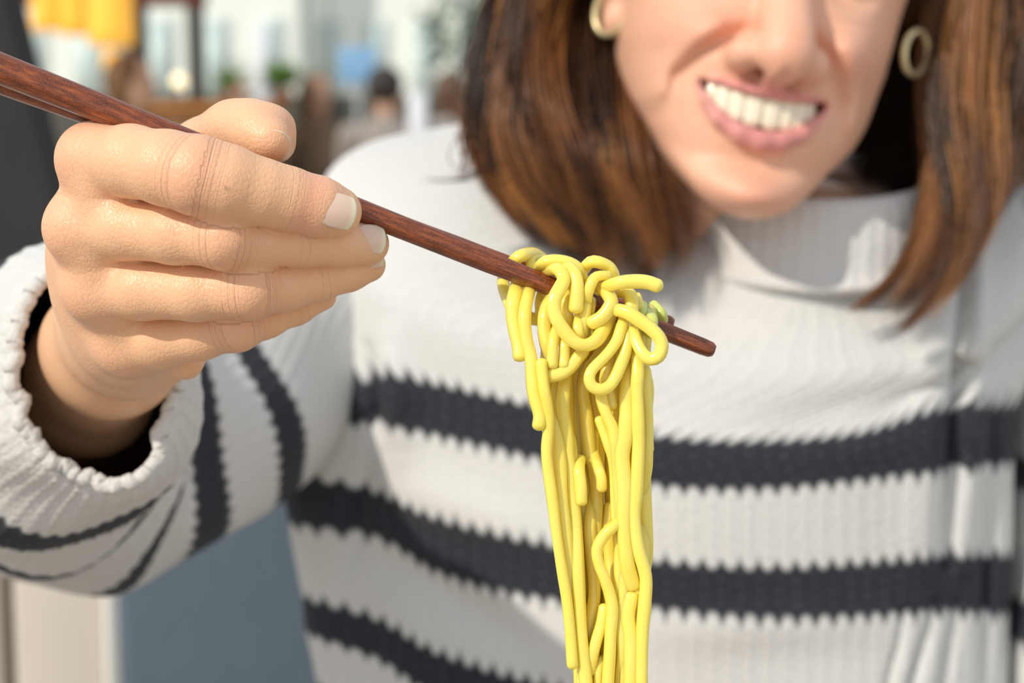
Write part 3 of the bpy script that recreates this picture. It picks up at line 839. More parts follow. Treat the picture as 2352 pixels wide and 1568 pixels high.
slit = G2(-32, 63.5, 12, 1.6) + G2(32, 63.5, 12, 1.6)
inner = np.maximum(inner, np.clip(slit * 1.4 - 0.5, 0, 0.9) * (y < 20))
zf = np.zeros(len(Vf))
BODY.append((head_to_cam(Vf), Ff, dict(along=zf, knuckle=zf, red=np.clip(red, 0, 1), lip=np.clip(lipm, 0, 1) * (1 - inner), inner=inner), 1))

# teeth
tm = M('tooth_enamel')
tm.l(tm.mix(tm.noise(tm.coord(), 60, 2), (0.90, 0.83, 0.62), (0.96, 0.92, 0.78)), tm.b.inputs['Base Color'])
tm.set(Roughness=0.16, Coat_Weight=0.5, Coat_Roughness=0.05, Subsurface_Weight=0.15, Subsurface_Scale=0.002)
TOOTH = tm.m
def tooth(cx, wid, top, bot, dep, ang):
    n, m = 18, 14
    th = np.linspace(0, 2 * PI, n, endpoint=False)
    zz = np.linspace(0, 1, m)
    V = []
    for q in zz:
        s = (1 - (2 * abs(q - 0.5)) ** 8) ** 0.5 if 0 < q < 1 else 0.30
        s = max(s, 0.30) * (0.95 + 0.05 * math.sin(PI * min(1, (1 - q) * 1.1 + 0.25)))
        for a in th:
            ca, sa = math.cos(a), math.sin(a)
            ex = 0.62
            px_ = math.copysign(abs(ca) ** ex, ca) * wid / 2 * s
            py_ = math.copysign(abs(sa) ** ex, sa) * dep / 2 * s - 0.9 * math.sin(PI * q) * 0.8
            V.append((px_, py_, q))
    V = np.array(V)
    P = np.zeros_like(V)
    ca, sa = math.cos(ang), math.sin(ang)
    P[:, 0] = cx + ca * V[:, 0] - sa * V[:, 1]
    P[:, 1] = 4.6 + 0.0115 * cx * cx + sa * V[:, 0] + ca * V[:, 1]
    P[:, 2] = bot + (top - bot) * V[:, 2]
    F = [tuple(q) for q in quads_grid(m, n, True)] + [tuple(range(n))[::-1], tuple((m - 1) * n + i for i in range(n))]
    mesh('tooth', toworld(head_to_cam(P)), F, TOOTH, person)
wds = [(4.3, 9.0, 5.5, -11.4), (11.8, 7.5, 6, -10.4), (18.2, 7.2, 7, -9.4), (23.2, 5.2, 7, -5.5)]
for cx, wid, top, bot in wds:
    for s in (-1, 1):
        tooth(s * cx, wid, top, bot, 5.5, s * 0.023 * cx)
# gum behind the teeth
gp = M('gum'); gp.set(Base_Color=(0.45, 0.10, 0.09, 1), Roughness=0.4)
P = np.array([(x_, 9.5 + 0.0115 * x_ * x_, 7.0) for x_ in np.linspace(-26, 26, 24)])
V, F = tube_verts(P, 3.0, 8)
mesh('gum', toworld(head_to_cam(V)), F, gp.m, person)
# eyelashes
lm_ = simple('lash', (0.03, 0.02, 0.015), 0.6)
for s in (-1, 1):
    P = np.array([(s * 32 + u, 5.2 + 0.010 * u * u, 63.2 + 2.2 - 0.016 * u * u) for u in np.linspace(-13, 13, 20)])
    V, F = tube_verts(P, 0.8, 6)
    mesh('eyelashes', toworld(head_to_cam(V)), F, lm_, person)
    P = np.array([(s * (32 + u), 1.5 + 0.010 * u * u, 80 + 0.10 * u - 0.012 * u * u) for u in np.linspace(-18, 18, 20)])
    V, F = tube_verts(P, 1.7, 6, flat=0.7)
    mesh('eyebrow', toworld(head_to_cam(V)), F, simple('brow', (0.10, 0.055, 0.03), 0.8), person)

# hoop earrings
eg = M('brushed_gold')
eg.l(eg.mix(eg.noise(eg.coord(), 200, 2), (0.74, 0.62, 0.34), (0.86, 0.76, 0.48)), eg.b.inputs['Base Color'])
eg.set(Metallic=0.75, Roughness=0.38)
for cpx, cpy, d, rx, rz, lab in ((1404, 22, .905, 35, 58, 'hoop earring in her right ear, cut by the top of the photo'), (2104, 122, .894, 33, 50, 'hoop earring in her left ear')):
    c0 = C(cpx, cpy, d)
    s_ = d / FPX
    t = np.linspace(0.0, 2 * PI * 0.985, 60)
    tilt = 0.12
    P = np.stack([np.cos(t) * rx * s_, np.cos(t) * rx * s_ * 0.9 * (1 if cpx > 1700 else -1), np.sin(t) * rz * s_], -1) + c0
    P[:, 0] += tilt * (P[:, 2] - c0[2])
    V, F = tube_verts(P, 0.0017, 10)
    o = link_person('earring', V, F, eg.m); o['label'] = lab

# ------------------------------------------------------------------ knitted sweater
kn_ = M('cotton_knit')
dk = kn_.attr('dark')
vv = kn_.coord()
fz = kn_.noise(vv, 420, 3, 0.7)
white = kn_.mix(fz, (0.61, 0.61, 0.595), (0.74, 0.74, 0.725))
black = kn_.mix(fz, (0.013, 0.015, 0.020), (0.045, 0.050, 0.064))
cc = kn_.mix(dk, white, black)
cc = kn_.mix(kn_.math('MULTIPLY', kn_.attr('hole'), 0.35), cc, (0.35, 0.38, 0.40))
kn_.l(cc, kn_.b.inputs['Base Color'])
kn_.set(Roughness=0.95, Sheen_Weight=0.08, Specular_IOR_Level=0.2)
nb = kn_.bump(fz, 0.8, 0.0012)
kn_.l(nb, kn_.b.inputs['Normal'])
KNIT = kn_.m

def knit_relief(su, sv, amp=0.0011):
    """ribs along v (su counts ribs, sv counts stitches); returns outward offset"""
    rib = np.abs(np.cos(PI * su))
    st = 0.5 + 0.5 * np.cos(2 * PI * (sv + 0.25 * np.sign(np.sin(2 * PI * su))))
    return amp * (rib ** 0.8 - 0.5) + 0.35 * amp * (st - 0.5)

def yarn_mask(su, f, scal, soft):
    """f: position across a dark band (0 top edge, 1 bottom edge, outside = white); lobes of white bite into it"""
    lobe = np.abs(np.cos(PI * su)) ** 0.7 - 0.62
    lo_ = f - scal * lobe
    hi_ = (1 - f) - scal * lobe
    return 1 / (1 + np.exp(-np.minimum(lo_, hi_) / soft))

def loft(rows, vs, M_cols, nrow):
    """rows: list of closed loops (k,3), resample: columns then rows -> (nrow, M_cols, 3), v values"""
    R = []
    for r in rows:
        r = np.asarray(r)
        k = len(r)
        E = np.vstack([r[-2:], r, r[:3]])
        t = np.linspace(0, k, M_cols, endpoint=False)
        i = t.astype(int); f = (t - i)[:, None]
        p0, p1, p2, p3 = E[i + 1], E[i + 2], E[i + 3], E[i + 4]
        R.append(0.5 * ((2 * p1) + (-p0 + p2) * f + (2 * p0 - 5 * p1 + 4 * p2 - p3) * f ** 2 + (-p0 + 3 * p1 - 3 * p2 + p3) * f ** 3))
    R = np.array(R)                                   # (K, M, 3)
    K = len(R)
    flat = R.reshape(K, -1)
    out = catmull(flat, nrow).reshape(nrow, M_cols, 3)
    v = np.interp(np.linspace(0, K - 1, nrow), np.arange(K), vs)
    return out, v

def normals_grid(P, wrap=True):
    du = (np.roll(P, -1, 1) - np.roll(P, 1, 1)) if wrap else np.gradient(P, axis=1)
    dv = np.gradient(P, axis=0)
    N = np.cross(du, dv)
    return N / (np.linalg.norm(N, axis=2, keepdims=True) + 1e-12)

# --- torso: each row runs from the photo's left side across the front to the right side
XS = [None, 870, 1000, 1220, 1500, 1750, 1980, 2160, None]
def row(left, ys, right, ds, back_d, back_up=0, bx=30):
    """left/right: (px,py,d); ys, ds: heights and depths at the inner stations"""
    pts = [C(*left)]
    xs = XS[1:-1]
    for x_, y_, d_ in zip(xs, ys, ds): pts.append(C(x_, y_, d_))
    pts.append(C(*right))
    a, b = pts[-1], pts[0]
    cx = (a + b) / 2
    for q in (0.14, 0.34, 0.5, 0.66, 0.86):
        p = a * (1 - q) + b * q
        dp = back_d * math.sin(PI * q) ** 0.6
        pts.append(p + np.array([0, dp, back_up * math.sin(PI * q)]))
    return pts
rows = []
vs = []
# neck base and yoke rows have free stations
def free(pts, back, up):
    P = [C(*p) for p in pts]
    a, b = P[-1], P[0]
    for q in (0.14, 0.34, 0.5, 0.66, 0.86):
        p = a * (1 - q) + b * q
        P.append(p + np.array([0, back * math.sin(PI * q) ** 0.6, up * math.sin(PI * q)]))
    return P
rows.append(free([(1560, 420, .965), (1585, 500, .940), (1640, 560, .915), (1720, 612, .895), (1840, 640, .888), (1960, 628, .893), (2060, 572, .915), (2125, 500, .940), (2150, 420, .965)], .06, .012)); vs.append(0)
rows.append(free([(1330, 252, 1.00), (1330, 420, .950), (1420, 560, .920), (1580, 680, .900), (1830, 725, .885), (2050, 690, .895), (2200, 600, .920), (2290, 500, .95), (2330, 420, .99)], .07, .010)); vs.append(1)
rows.append(free([(1060, 288, 1.01), (1040, 430, .950), (1150, 620, .915), (1400, 760, .893), (1800, 805, .878), (2120, 770, .890), (2280, 680, .915), (2400, 570, .95), (2470, 450, 1.0)], .08, .0)); vs.append(2)
rows.append(free([(765, 405, 1.0), (790, 530, .955), (930, 680, .915), (1260, 810, .888), (1760, 880, .872), (2130, 850, .886), (2290, 770, .915), (2400, 660, .955), (2520, 560, 1.01)], .09, -.01)); vs.append(3)
L = (785, 905, .955); R = (2325, 932, .940)
rows.append(row(L, [868, 884, 935, 1004, 1018, 998, 944], R, [.920, .905, .889, .872, .868, .873, .890], .14)); vs.append(4)
L = (780, 985, .955); R = (2318, 1052, .940)
rows.append(row(L, [965, 995, 1046, 1110, 1118, 1098, 1074], R, [.922, .906, .888, .870, .866, .872, .890], .15)); vs.append(5)
L = (665, 1085, .975); R = (2312, 1272, .942)
rows.append(row(L, [1132, 1186, 1243, 1290, 1306, 1296, 1280], R, [.930, .910, .890, .874, .872, .878, .894], .16)); vs.append(6)
L = (668, 1195, .975); R = (2306, 1398, .945)
rows.append(row(L, [1232, 1310, 1365, 1392, 1409, 1407, 1400], R, [.930, .912, .893, .878, .877, .882, .897], .16)); vs.append(7)
L = (700, 1365, .978); R = (2300, 1620, .950)
rows.append(row(L, [1424, 1498, 1568, 1618, 1632, 1630, 1622], R, [.935, .916, .898, .886, .884, .888, .900], .16)); vs.append(8)
L = (708, 1440, .980); R = (2300, 1740, .955)
rows.append(row(L, [1508, 1590, 1670, 1722, 1740, 1738, 1736], R, [.938, .920, .903, .892, .890, .893, .905], .16)); vs.append(9)
L = (735, 1560, .985); R = (2300, 1950, .965)
rows.append(row(L, [1660, 1800, 1900, 1950, 1960, 1955, 1952], R, [.945, .930, .915, .905, .905, .905, .915], .16)); vs.append(10)
L = (740, 1700, .990); R = (2300, 2080, .970)
rows.append(row(L, [1800, 1930, 2020, 2070, 2080, 2075, 2072], R, [.95, .935, .922, .912, .912, .912, .92], .16)); vs.append(11)
L = (740, 2500, 1.02); R = (2300, 2700, 1.0)
rows.append(row(L, [2560, 2640, 2680, 2700, 2700, 2700, 2700], R, [.97, .96, .95, .94, .94, .94, .95], .17)); vs.append(12.6)

MC, NR = 620, 470
# finer columns on the front: 9 front stations of 14 in a loop
P, v = loft(rows, vs, MC, NR)
# let ribs count by distance across (fixed for a column at the chest row)
ref = P[NR // 3]
seg = np.linalg.norm(np.diff(np.vstack([ref, ref[:1]]), axis=0), axis=1)
su = np.concatenate([[0], np.cumsum(seg)[:-1]]) / 0.0088
SU = np.tile(su, (NR, 1))
SVm = np.linalg.norm(np.gradient(P, axis=0), axis=2).cumsum(0) / 0.0062
# drape: soft vertical folds towards the right side and the armholes
N = normals_grid(P)
if (N[NR // 3, int(MC * 4 / 14)] @ np.array([0, -1.0, 0])) < 0: N = -N
px_ = P[..., 0] / P[..., 1] * FPX + 1176
py_ = 784 - P[..., 2] / P[..., 1] * FPX
front = (N[..., 1] < 0.2)
fold = np.zeros_like(px_)
def crease(x0, y0, x1, y1, w, a):
    """valley along a line (photograph scale used only as a ruler on the cloth)"""
    dx, dy = x1 - x0, y1 - y0
    t = np.clip(((px_ - x0) * dx + (py_ - y0) * dy) / (dx * dx + dy * dy), 0, 1)
    q = np.hypot(px_ - x0 - t * dx, py_ - y0 - t * dy)
    return a * np.exp(-(q / w) ** 2) * np.sin(PI * (0.12 + 0.76 * t)) 
fold -= crease(2225, 520, 2170, 1300, 16, .010)
fold += crease(2250, 560, 2200, 1300, 26, .005) + crease(2140, 700, 2110, 1300, 40, .004)
fold -= crease(2150, 1380, 2060, 1700, 14, .006) + crease(2080, 1400, 2010, 1700, 12, .004) + crease(2200, 1380, 2140, 1700, 14, .005)
fold -= crease(850, 800, 872, 990, 16, .006)
fold += crease(905, 780, 930, 1040, 36, .006)
fold -= crease(845, 1080, 800, 1300, 22, .004)
fold += crease(900, 1100, 1250, 1240, 60, .005) - crease(850, 1260, 1200, 1480, 50, .006)
fold += crease(1500, 1440, 2000, 1420, 60, .004)
fold += crease(1560, 660, 1800, 730, 30, .003) - crease(2280, 960, 2260, 1600, 14, .006)
rel = knit_relief(SU, SVm, 0.00035) + knit_relief(SU * 2, SVm, 0.0006)
P2 = P + N * (fold * front + rel)[..., None]
dark = np.zeros((NR, MC)); hole = np.zeros((NR, MC))
V_ = v[:, None] + 0 * SU
for a, b, lenb in ((4, 5, .024), (6, 7, .022), (8, 9, .018), (10, 11, .018)):
    f = (V_ - a) / (b - a)
    dark = np.maximum(dark, yarn_mask(SU, (f + .06) / 1.12, 0.17, 0.010))
    for ed, sg in ((a, -1), (b, 1)):
        hole = np.maximum(hole, 1.6 * np.exp(-(((V_ - ed) * sg - 0.02) / 0.03) ** 2) * (np.abs(np.cos(PI * SU)) > 0.88))
hole = np.maximum(hole, 0.25 * (np.abs(np.cos(PI * SU)) < 0.25) * (np.cos(2 * PI * SVm) > 0.3))
Vt = P2.reshape(-1, 3); Ft_ = quads_grid(NR, MC, True)
# close neck opening stays open; winding outward
sweater = link_person('sweater', Vt, Ft_, KNIT, dict(dark=dark.ravel(), hole=hole.ravel()))
sweater['label'] = 'white knitted sweater with black stripes'
sm = sweater.modifiers.new('thickness', 'SOLIDIFY'); sm.thickness = 0.002; sm.offset = 0

# --- mock-neck collar
def ringpts(center, ax1, ax2, n=16):
    t = np.linspace(0, 2 * PI, n, endpoint=False)
    return center + np.cos(t)[:, None] * ax1 + np.sin(t)[:, None] * ax2
def ring_c(cx, cy, d, rx, ry_front, rd, n=20):
    """ring round the neck: rx in photo px, dips by ry_front at the front, half-depth rd metres"""
    s_ = d / FPX
    t = np.linspace(0, 2 * PI, n, endpoint=False)
    c0 = C(cx, cy, d)
    return c0 + np.stack([np.cos(t) * rx * s_, np.sin(t) * -rd, -np.clip(np.sin(t), -0.6, 1) * ry_front * s_ - 0.17 * np.cos(t) * 40 * s_ * 0], -1)
crow = [ring_c(1845, 430, .955, 258, 80, .056), ring_c(1862, 398, .952, 278, 92, .062), ring_c(1868, 425, .952, 288, 100, .066), ring_c(1862, 500, .950, 296, 122, .066), ring_c(1858, 530, .950, 305, 124, .068), ring_c(1855, 560, .950, 335, 120, .072)]
Pc, vc = loft(crow, list(range(len(crow))), 260, 60)
Nc = normals_grid(Pc)
if (Nc[30, 65] @ np.array([0, -1.0, 0])) < 0: Nc = -Nc
suc = np.tile(np.arange(260) / 260 * 52, (60, 1)); svc = np.tile(np.arange(60)[:, None] / 6.0, (1, 260))
Pc = Pc + Nc * knit_relief(suc, svc, 0.0008)[..., None]
zc = np.zeros(60 * 260)
col_ = link_person('collar', Pc.reshape(-1, 3), quads_grid(60, 260, True), KNIT, dict(dark=zc, hole=(0.3 * (np.abs(np.cos(PI * suc)) < 0.3)).ravel()), parent=sweater)
sm = col_.modifiers.new('thickness', 'SOLIDIFY'); sm.thickness = 0.005; sm.offset = 0

# --- sleeves: rings along the arm
def ring3(c, normal, up, r1, r2, n=18, droop=0.0):
    """ring in the plane of normal; r1 along 'up', r2 sideways"""
    normal = normal / np.linalg.norm(normal)
    up = up - normal * (up @ normal); up /= np.linalg.norm(up)
    sd_ = np.cross(normal, up)
    t = np.linspace(0, 2 * PI, n, endpoint=False)
    rr = 1 + droop * np.clip(-np.cos(t), 0, 1)
    return c + (np.cos(t) * rr)[:, None] * up * r1 + np.sin(t)[:, None] * sd_ * r2

def sleeve(specs, bands, name_label, ncol=300, nrow=420, rib=0.0082, scal=0.18, rough_edge=True, wob=0.002):
    rws = [ring3(np.asarray(c), np.asarray(nv_, float), np.asarray(u_, float), r1, r2, droop=dr) for c, nv_, u_, r1, r2, dr in specs]
    Ps, vs_ = loft(rws, list(range(len(rws))), ncol, nrow)
    Ns = normals_grid(Ps)
    cen = Ps.mean(1, keepdims=True)
    if ((Ps - cen) * Ns).sum() < 0: Ns = -Ns
    circ = np.linalg.norm(np.diff(Ps[nrow // 3], axis=0), axis=1).sum()
    nr_ = round(circ / rib)
    SU_ = np.tile(np.arange(ncol) / ncol * nr_, (nrow, 1))
    lenv = np.linalg.norm(np.gradient(Ps, axis=0), axis=2).mean(1).cumsum()
    SV_ = np.tile(lenv[:, None] / 0.006, (1, ncol))
    rr = knit_relief(SU_, SV_, 0.0004) + knit_relief(SU_ * 2, SV_, 0.0004)
    th = np.arange(ncol) / ncol * 2 * PI
    rr += wob * (np.sin(3 * th + lenv[:, None] * 40) + 0.6 * np.sin(5 * th - lenv[:, None] * 60 + 1))
    Ps = Ps + Ns * rr[..., None]
    dk_ = np.zeros_like(SU_)
    Vv = vs_[:, None] + 0 * SU_
    for a, b in bands:
        dk_ = np.maximum(dk_, yarn_mask(SU_, (Vv - a) / (b - a), scal, 0.02))
    o = link_person('sleeve', Ps.reshape(-1, 3), quads_grid(nrow, ncol, True), KNIT, dict(dark=dk_.ravel(), hole=np.zeros(dk_.size)), parent=sweater)
    o['label'] = name_label
    s1_ = o.modifiers.new('thickness', 'SOLIDIFY'); s1_.thickness = 0.003; s1_.offset = 0
    return o, Ps

UP = (0, 0.25, 1)
SPEC = [
 (C(232, 828, .598), (-.25, 1, -.10), UP, .0400, .0265, 0),
 (C(222, 842, .606), (-.25, 1, -.12), UP, .0430, .0315, 0),
 (C(200, 868, .622), (-.30, 1, -.12), UP, .0450, .0370, 0),
 (C(160, 900, .650), (-.35, 1, -.15), UP, .0500, .0430, .02),
 (C(115, 940, .690), (-.35, 1, -.18), UP, .0550, .0500, .02),
 (C(90, 965, .735), (-.10, 1, -.15), UP, .0585, .0560, .04),
 (C(130, 985, .790), (.45, 1, .0), (0, 0.0, 1), .0630, .0640, .10),
 (C(235, 1000, .835), (.9, .8, .05), (-.2, 0, 1), .0620, .0700, .10),
 (C(345, 985, .862), (1, .50, .12), (-.15, 0, 1), .0600, .0680, .04),
 (C(440, 960, .885), (1, .45, .22), (-.15, 0, 1), .0560, .0620, 0),
 (C(515, 930, .905), (1, .45, .35), (-.3, 0, 1), .0560, .0580, 0),
 (C(580, 890, .925), (1, .45, .5), (-.4, 0, 1), .0550, .0540, 0),
 (C(635, 820, .948), (1, .45, .7), (-.6, 0, 1), .0560, .0500, 0),
 (C(690, 720, .970), (.9, .45, 1), (-.8, 0, 1), .0560, .0480, 0),
 (C(780, 625, .990), (.9, .40, .9), (-.9, 0, 1), .0500, .0440, 0),
 (C(900, 560, 1.005), (1, .30, .5), (-.6, 0, 1), .0400, .0400, 0),
 (C(1040, 520, 1.01), (1, .20, .2), (-.3, 0, 1), .0300, .0330, 0),
]
slv, PS = sleeve(SPEC, [(2.85, 3.45), (4.4, 4.8), (6.5, 7.0), (8.0, 8.85), (10.1, 10.95)], 'right sleeve of the sweater, bunched towards a wide cuff')
# rolled, bumpy cuff edge
t = np.linspace(0, 1, 260, endpoint=False)
ring = PS[0][(t * PS.shape[1]).astype(int)]
rg = np.random.RandomState(3)
ring = ring + 0.0012 * np.stack([np.convolve(np.pad(rg.randn(260), 3, 'wrap'), np.ones(7) / 4, 'valid')] * 3, -1) * np.array([1, .6, .8])
ringc = np.vstack([ring, ring[:2]])
radc = 0.0021 * (1 + 0.30 * np.abs(np.sin(np.arange(262) * 0.48)) + 0.10 * rg.rand(262))
V, F = tube_verts(ringc, radc, 10, round_ends=False)
o = link_person('cuff', V, F, KNIT, dict(dark=np.zeros(len(V)), hole=np.zeros(len(V))), parent=sweater)
# her other sleeve hangs down at the right of the photograph
SPEC2 = [
 (C(2180, 600, .995), (-1, 0, .0), (0, 0, 1), .026, .034, 0),
 (C(2310, 590, .998), (-1, 0, .2), (.1, 0, 1), .040, .046, 0),
 (C(2420, 620, .998), (-.9, 0, .6), (.5, 0, 1), .052, .056, 0),
 (C(2510, 720, .993), (-.4, 0, 1), (1, 0, .4), .056, .066, 0),
 (C(2560, 860, .985), (.1, -.05, 1), (1, 0, 0), .056, .070, 0),
 (C(2555, 1065, .975), (.12, -.05, 1), (1, 0, 0), .0560, .068, 0),
 (C(2552, 1145, .972), (.12, -.05, 1), (1, 0, 0), .0560, .066, 0),
 (C(2550, 1370, .965), (.1, -.1, 1), (1, 0, 0), .0560, .064, 0),
 (C(2548, 1480, .962), (.1, -.1, 1), (1, 0, 0), .0560, .063, 0),
 (C(2535, 1750, .955), (0, -.2, 1), (1, 0, 0), .054, .060, 0),
 (C(2515, 2000, .945), (0, -.3, 1), (1, 0, 0), .052, .058, 0),
 (C(2420, 2230, .915), (-.4, -.8, .6), (.5, 0, .8), .050, .055, 0),
 (C(2200, 2330, .860), (-.7, -.9, .1), (.3, 0, 1), .046, .048, 0),
 (C(1950, 2330, .800), (-.8, -.8, .0), (0, 0, 1), .040, .042, 0),
]
slv2, PS2 = sleeve(SPEC2, [(5.0, 6.0), (7.0, 8.0), (9.2, 10.0)], 'left sleeve of the sweater at the photo\'s right edge', wob=0.001)
# her left hand rests in her lap, below the photograph
a0 = C(1950, 2330, .800)
GLc = Grid(a0 - np.array([.13, .10, .06]), a0 + np.array([.06, .06, .06]), 0.002)
Dl = GLc.new()
GLc.chain(Dl, [(a0 + np.array([.04, .03, 0]), .024), (a0, .022), (a0 + np.array([-.045, -.03, -.004]), .020)], .01)
for i in range(4):
    b0 = a0 + np.array([-.045 - .004 * i, -.045 + .018 * i, -.004])
    GLc.chain(Dl, [(b0 + np.array([.02, 0.004, 0]), .010), (b0 + np.array([-.03, -.012, .002]), .0085), (b0 + np.array([-.052 + .003 * abs(i - 1.5), -.016, -.008]), .0075), (b0 + np.array([-.064 + .004 * abs(i - 1.5), -.012, -.02]), .0062)], .004)
GLc.chain(Dl, [(a0 + np.array([-.015, -.035, .004]), .012), (a0 + np.array([-.04, -.062, .004]), .0095), (a0 + np.array([-.062, -.068, -.002]), .008)], .008)
Vl, Fl = GLc.surf(Dl)
zz_ = np.zeros(len(Vl))
BODY.append((Vl, Fl, dict(along=zz_, knuckle=zz_, red=zz_, lip=zz_, inner=zz_), 0))
# trunk and arms under the sweater join head and hands
GB = Grid((-.30, .66, -.46), (.40, 1.10, .10), .006)
Db_ = GB.new()
GB.chain(Db_, [(C(1860, 610, .968), .046), (C(1700, 850, .972), .066), (C(1560, 1300, .975), .076), (C(1540, 2300, 1.03), .080)], .02)
GB.chain(Db_, [(C(1700, 850, .975), .055), (C(1000, 640, .992), .030), (C(800, 740, .985), .026), (C(440, 970, .885), .026), (C(190, 1000, .80), .026), (C(125, 970, .735), .023)], .012)
GB.chain(Db_, [(C(1700, 850, .975), .055), (C(2380, 640, 1.00), .034), (C(2550, 1000, .985), .034), (C(2545, 1800, .960), .030), (C(2420, 2230, .915), .026), (C(2100, 2330, .83), .022)], .012)
Vq, Fq_ = GB.surf(Db_)
zz_ = np.zeros(len(Vq))
BODY.append((Vq, Fq_, dict(along=zz_, knuckle=zz_, red=zz_, lip=zz_, inner=zz_), 0))
off_ = 0; VV = []; FF = []; MI = []; AT = {k: [] for k in ('along', 'knuckle', 'red', 'lip', 'inner')}
for V_b, F_b, at_b, mi in BODY:
    VV.append(V_b); FF.append(F_b + off_); MI.append(np.full(len(F_b), mi)); off_ += len(V_b)
    for k in AT: AT[k].append(at_b[k])
tmp = mesh('body_mesh', toworld(np.concatenate(VV)), np.concatenate(FF), None, attrs={k: np.concatenate(v_) for k, v_ in AT.items()}, origin=tuple(np.array(person.location) + np.array(body_obj.location)))
old = body_obj.data
body_obj.data = tmp.data
bpy.data.objects.remove(tmp); bpy.data.meshes.remove(old)
body_obj.data.name = 'body'
body_obj.data.materials.append(SKIN_HAND); body_obj.data.materials.append(SKIN_FACE)
mi = np.concatenate(MI).astype(np.int32)
if len(mi) == len(body_obj.data.polygons): body_obj.data.polygons.foreach_set('material_index', mi)
else: print('MATERIAL INDEX MISMATCH', len(mi), len(body_obj.data.polygons))
body_obj['label'] = 'fair skin of the face, neck, arms and hands'

# trousers and shoes: hips, thighs and shins below the frame (world metres)
GT = Grid((-.22, .38, -.01), (.50, 1.16, .74), .012)
DT = GT.new()
hx, hy = 0.11, 0.95
GT.ell(DT, (hx, hy, .60), (.19, .14, .13), .03)
for s in (-1, 1):
    GT.chain(DT, [((hx + s * .09, hy, .565), .085), ((hx + s * .12, hy - .42, .56), .06), ((hx + s * .12, hy - .40, .10), .042)], .03)
    GT.ell(DT, (hx + s * .12, hy - .45, .055), (.045, .12, .05), .03)
VT, FT = GT.surf(DT)
DENIM = simple('dark_denim', (0.03, 0.035, 0.05), 0.9, bump=0.3)
o = mesh('trousers', VT, FT, DENIM, person)

# ------------------------------------------------------------------ hair
hm = M('hair')
rnd_ = hm.attr('tone'); hl = hm.attr('along')
c = hm.ramp(rnd_, [(0.0, (0.016, 0.008, 0.005)), (0.40, (0.110, 0.042, 0.016)), (0.70, (0.33, 0.13, 0.037)), (1.0, (0.72, 0.33, 0.07))])  # brightest stops stand in for sun on the hair
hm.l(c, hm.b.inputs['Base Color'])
hm.set(Roughness=0.40, Specular_IOR_Level=0.45, Coat_Weight=0.1, Coat_Roughness=0.3)
hm.b.inputs['Coat Tint'].default_value = (1.0, 0.82, 0.68, 1)
HAIR = hm.m
hv_all, hf_all, ht_all = [], [], []
hcount = [0]
def strands(guides, n, thick, wid=0.010, seed=0, npts=22, tone=(0.0, 0.7), lock=26, rad=0.00034, order=None, taper=0.35, wave=0.0016, short=0.86):
    """fill the sheet spanned by the guides (root to tip) with combed, clumped strands"""
    rs = np.random.RandomState(seed)
    Gd = np.array([catmull([C(*p) for p in g_], npts) for g_ in guides])         # (K, npts, 3)
    K = len(Gd)
    nl = lock
    lu = np.sort(rs.rand(nl)) ; ld = rs.uniform(-1, 1, nl); lt = rs.uniform(tone[0], tone[1], nl); lp = rs.uniform(0, 2 * PI, (nl, 3)); le = rs.uniform(short, 1.0, nl)
    li = rs.randint(0, nl, n)
    su_ = rs.normal(0, 1, n); sd2 = rs.normal(0, 1, n)
    t = np.linspace(0, 1, npts)
    u = np.clip(lu[li] + su_ * (0.55 / nl), 0, 1) * (K - 1)
    i = np.minimum(u.astype(int), K - 2); f = (u - i)[:, None, None]
    P = Gd[i] * (1 - f) + Gd[i + 1] * f                                              # (n,npts,3)
    clump = (1 - 0.55 * t ** 2)[None, :]
    P[..., 1] += (ld[li][:, None] * thick + sd2[:, None] * thick * 0.25 * clump)
    P[..., 0] += su_[:, None] * wid * 0.30 * clump
    ph = lp[li]
    for ax, am in ((0, 1.0), (2, 0.4), (1, 0.8)):
        P[..., ax] += wave * am * np.sin(ph[:, ax][:, None] + t[None] * 9 + 0) * (0.3 + t[None]) * 2
        P[..., ax] += 0.0006 * am * np.sin(rs.uniform(0, 6.28, (n, 1)) + t[None] * rs.uniform(8, 20, (n, 1)))
    # each strand ends a little short of the lock's end
    end = np.clip(le[li] * rs.uniform(0.93, 1.0, n), 0, 1)
    tt = t[None, :] * end[:, None] * (npts - 1)
    j = np.minimum(tt.astype(int), npts - 2); fj = (tt - j)[..., None]
    r_ = np.arange(n)[:, None]
    P = P[r_, j] * (1 - fj) + P[r_, j + 1] * fj
    T = np.gradient(P, axis=1); T /= np.linalg.norm(T, axis=2, keepdims=True) + 1e-9
    a_ = np.cross(T, np.array([0.2, 1.0, 0.1])); a_ /= np.linalg.norm(a_, axis=2, keepdims=True) + 1e-9
    b_ = np.cross(T, a_)
    R = rad * rs.uniform(0.7, 1.2, n)[:, None] * np.clip((1 - t[None]) / taper, 0.12, 1)
    ang = np.array([0, 2 * PI / 3, 4 * PI / 3])
    V = P[:, :, None] + R[..., None, None] * (np.cos(ang)[None, None, :, None] * a_[:, :, None] + np.sin(ang)[None, None, :, None] * b_[:, :, None])
    V = V.reshape(-1, 3)
    q = quads_grid(npts, 3, True)
    Fq = (q[None] + (np.arange(n) * npts * 3)[:, None, None]).reshape(-1, 4)
    to = np.clip(lt[li] + rs.normal(0, 0.07, n), 0, 1)
    hv_all.append(V); hf_all.append(Fq + hcount[0]); ht_all.append(np.repeat(to, npts * 3))
    hcount[0] += len(V)

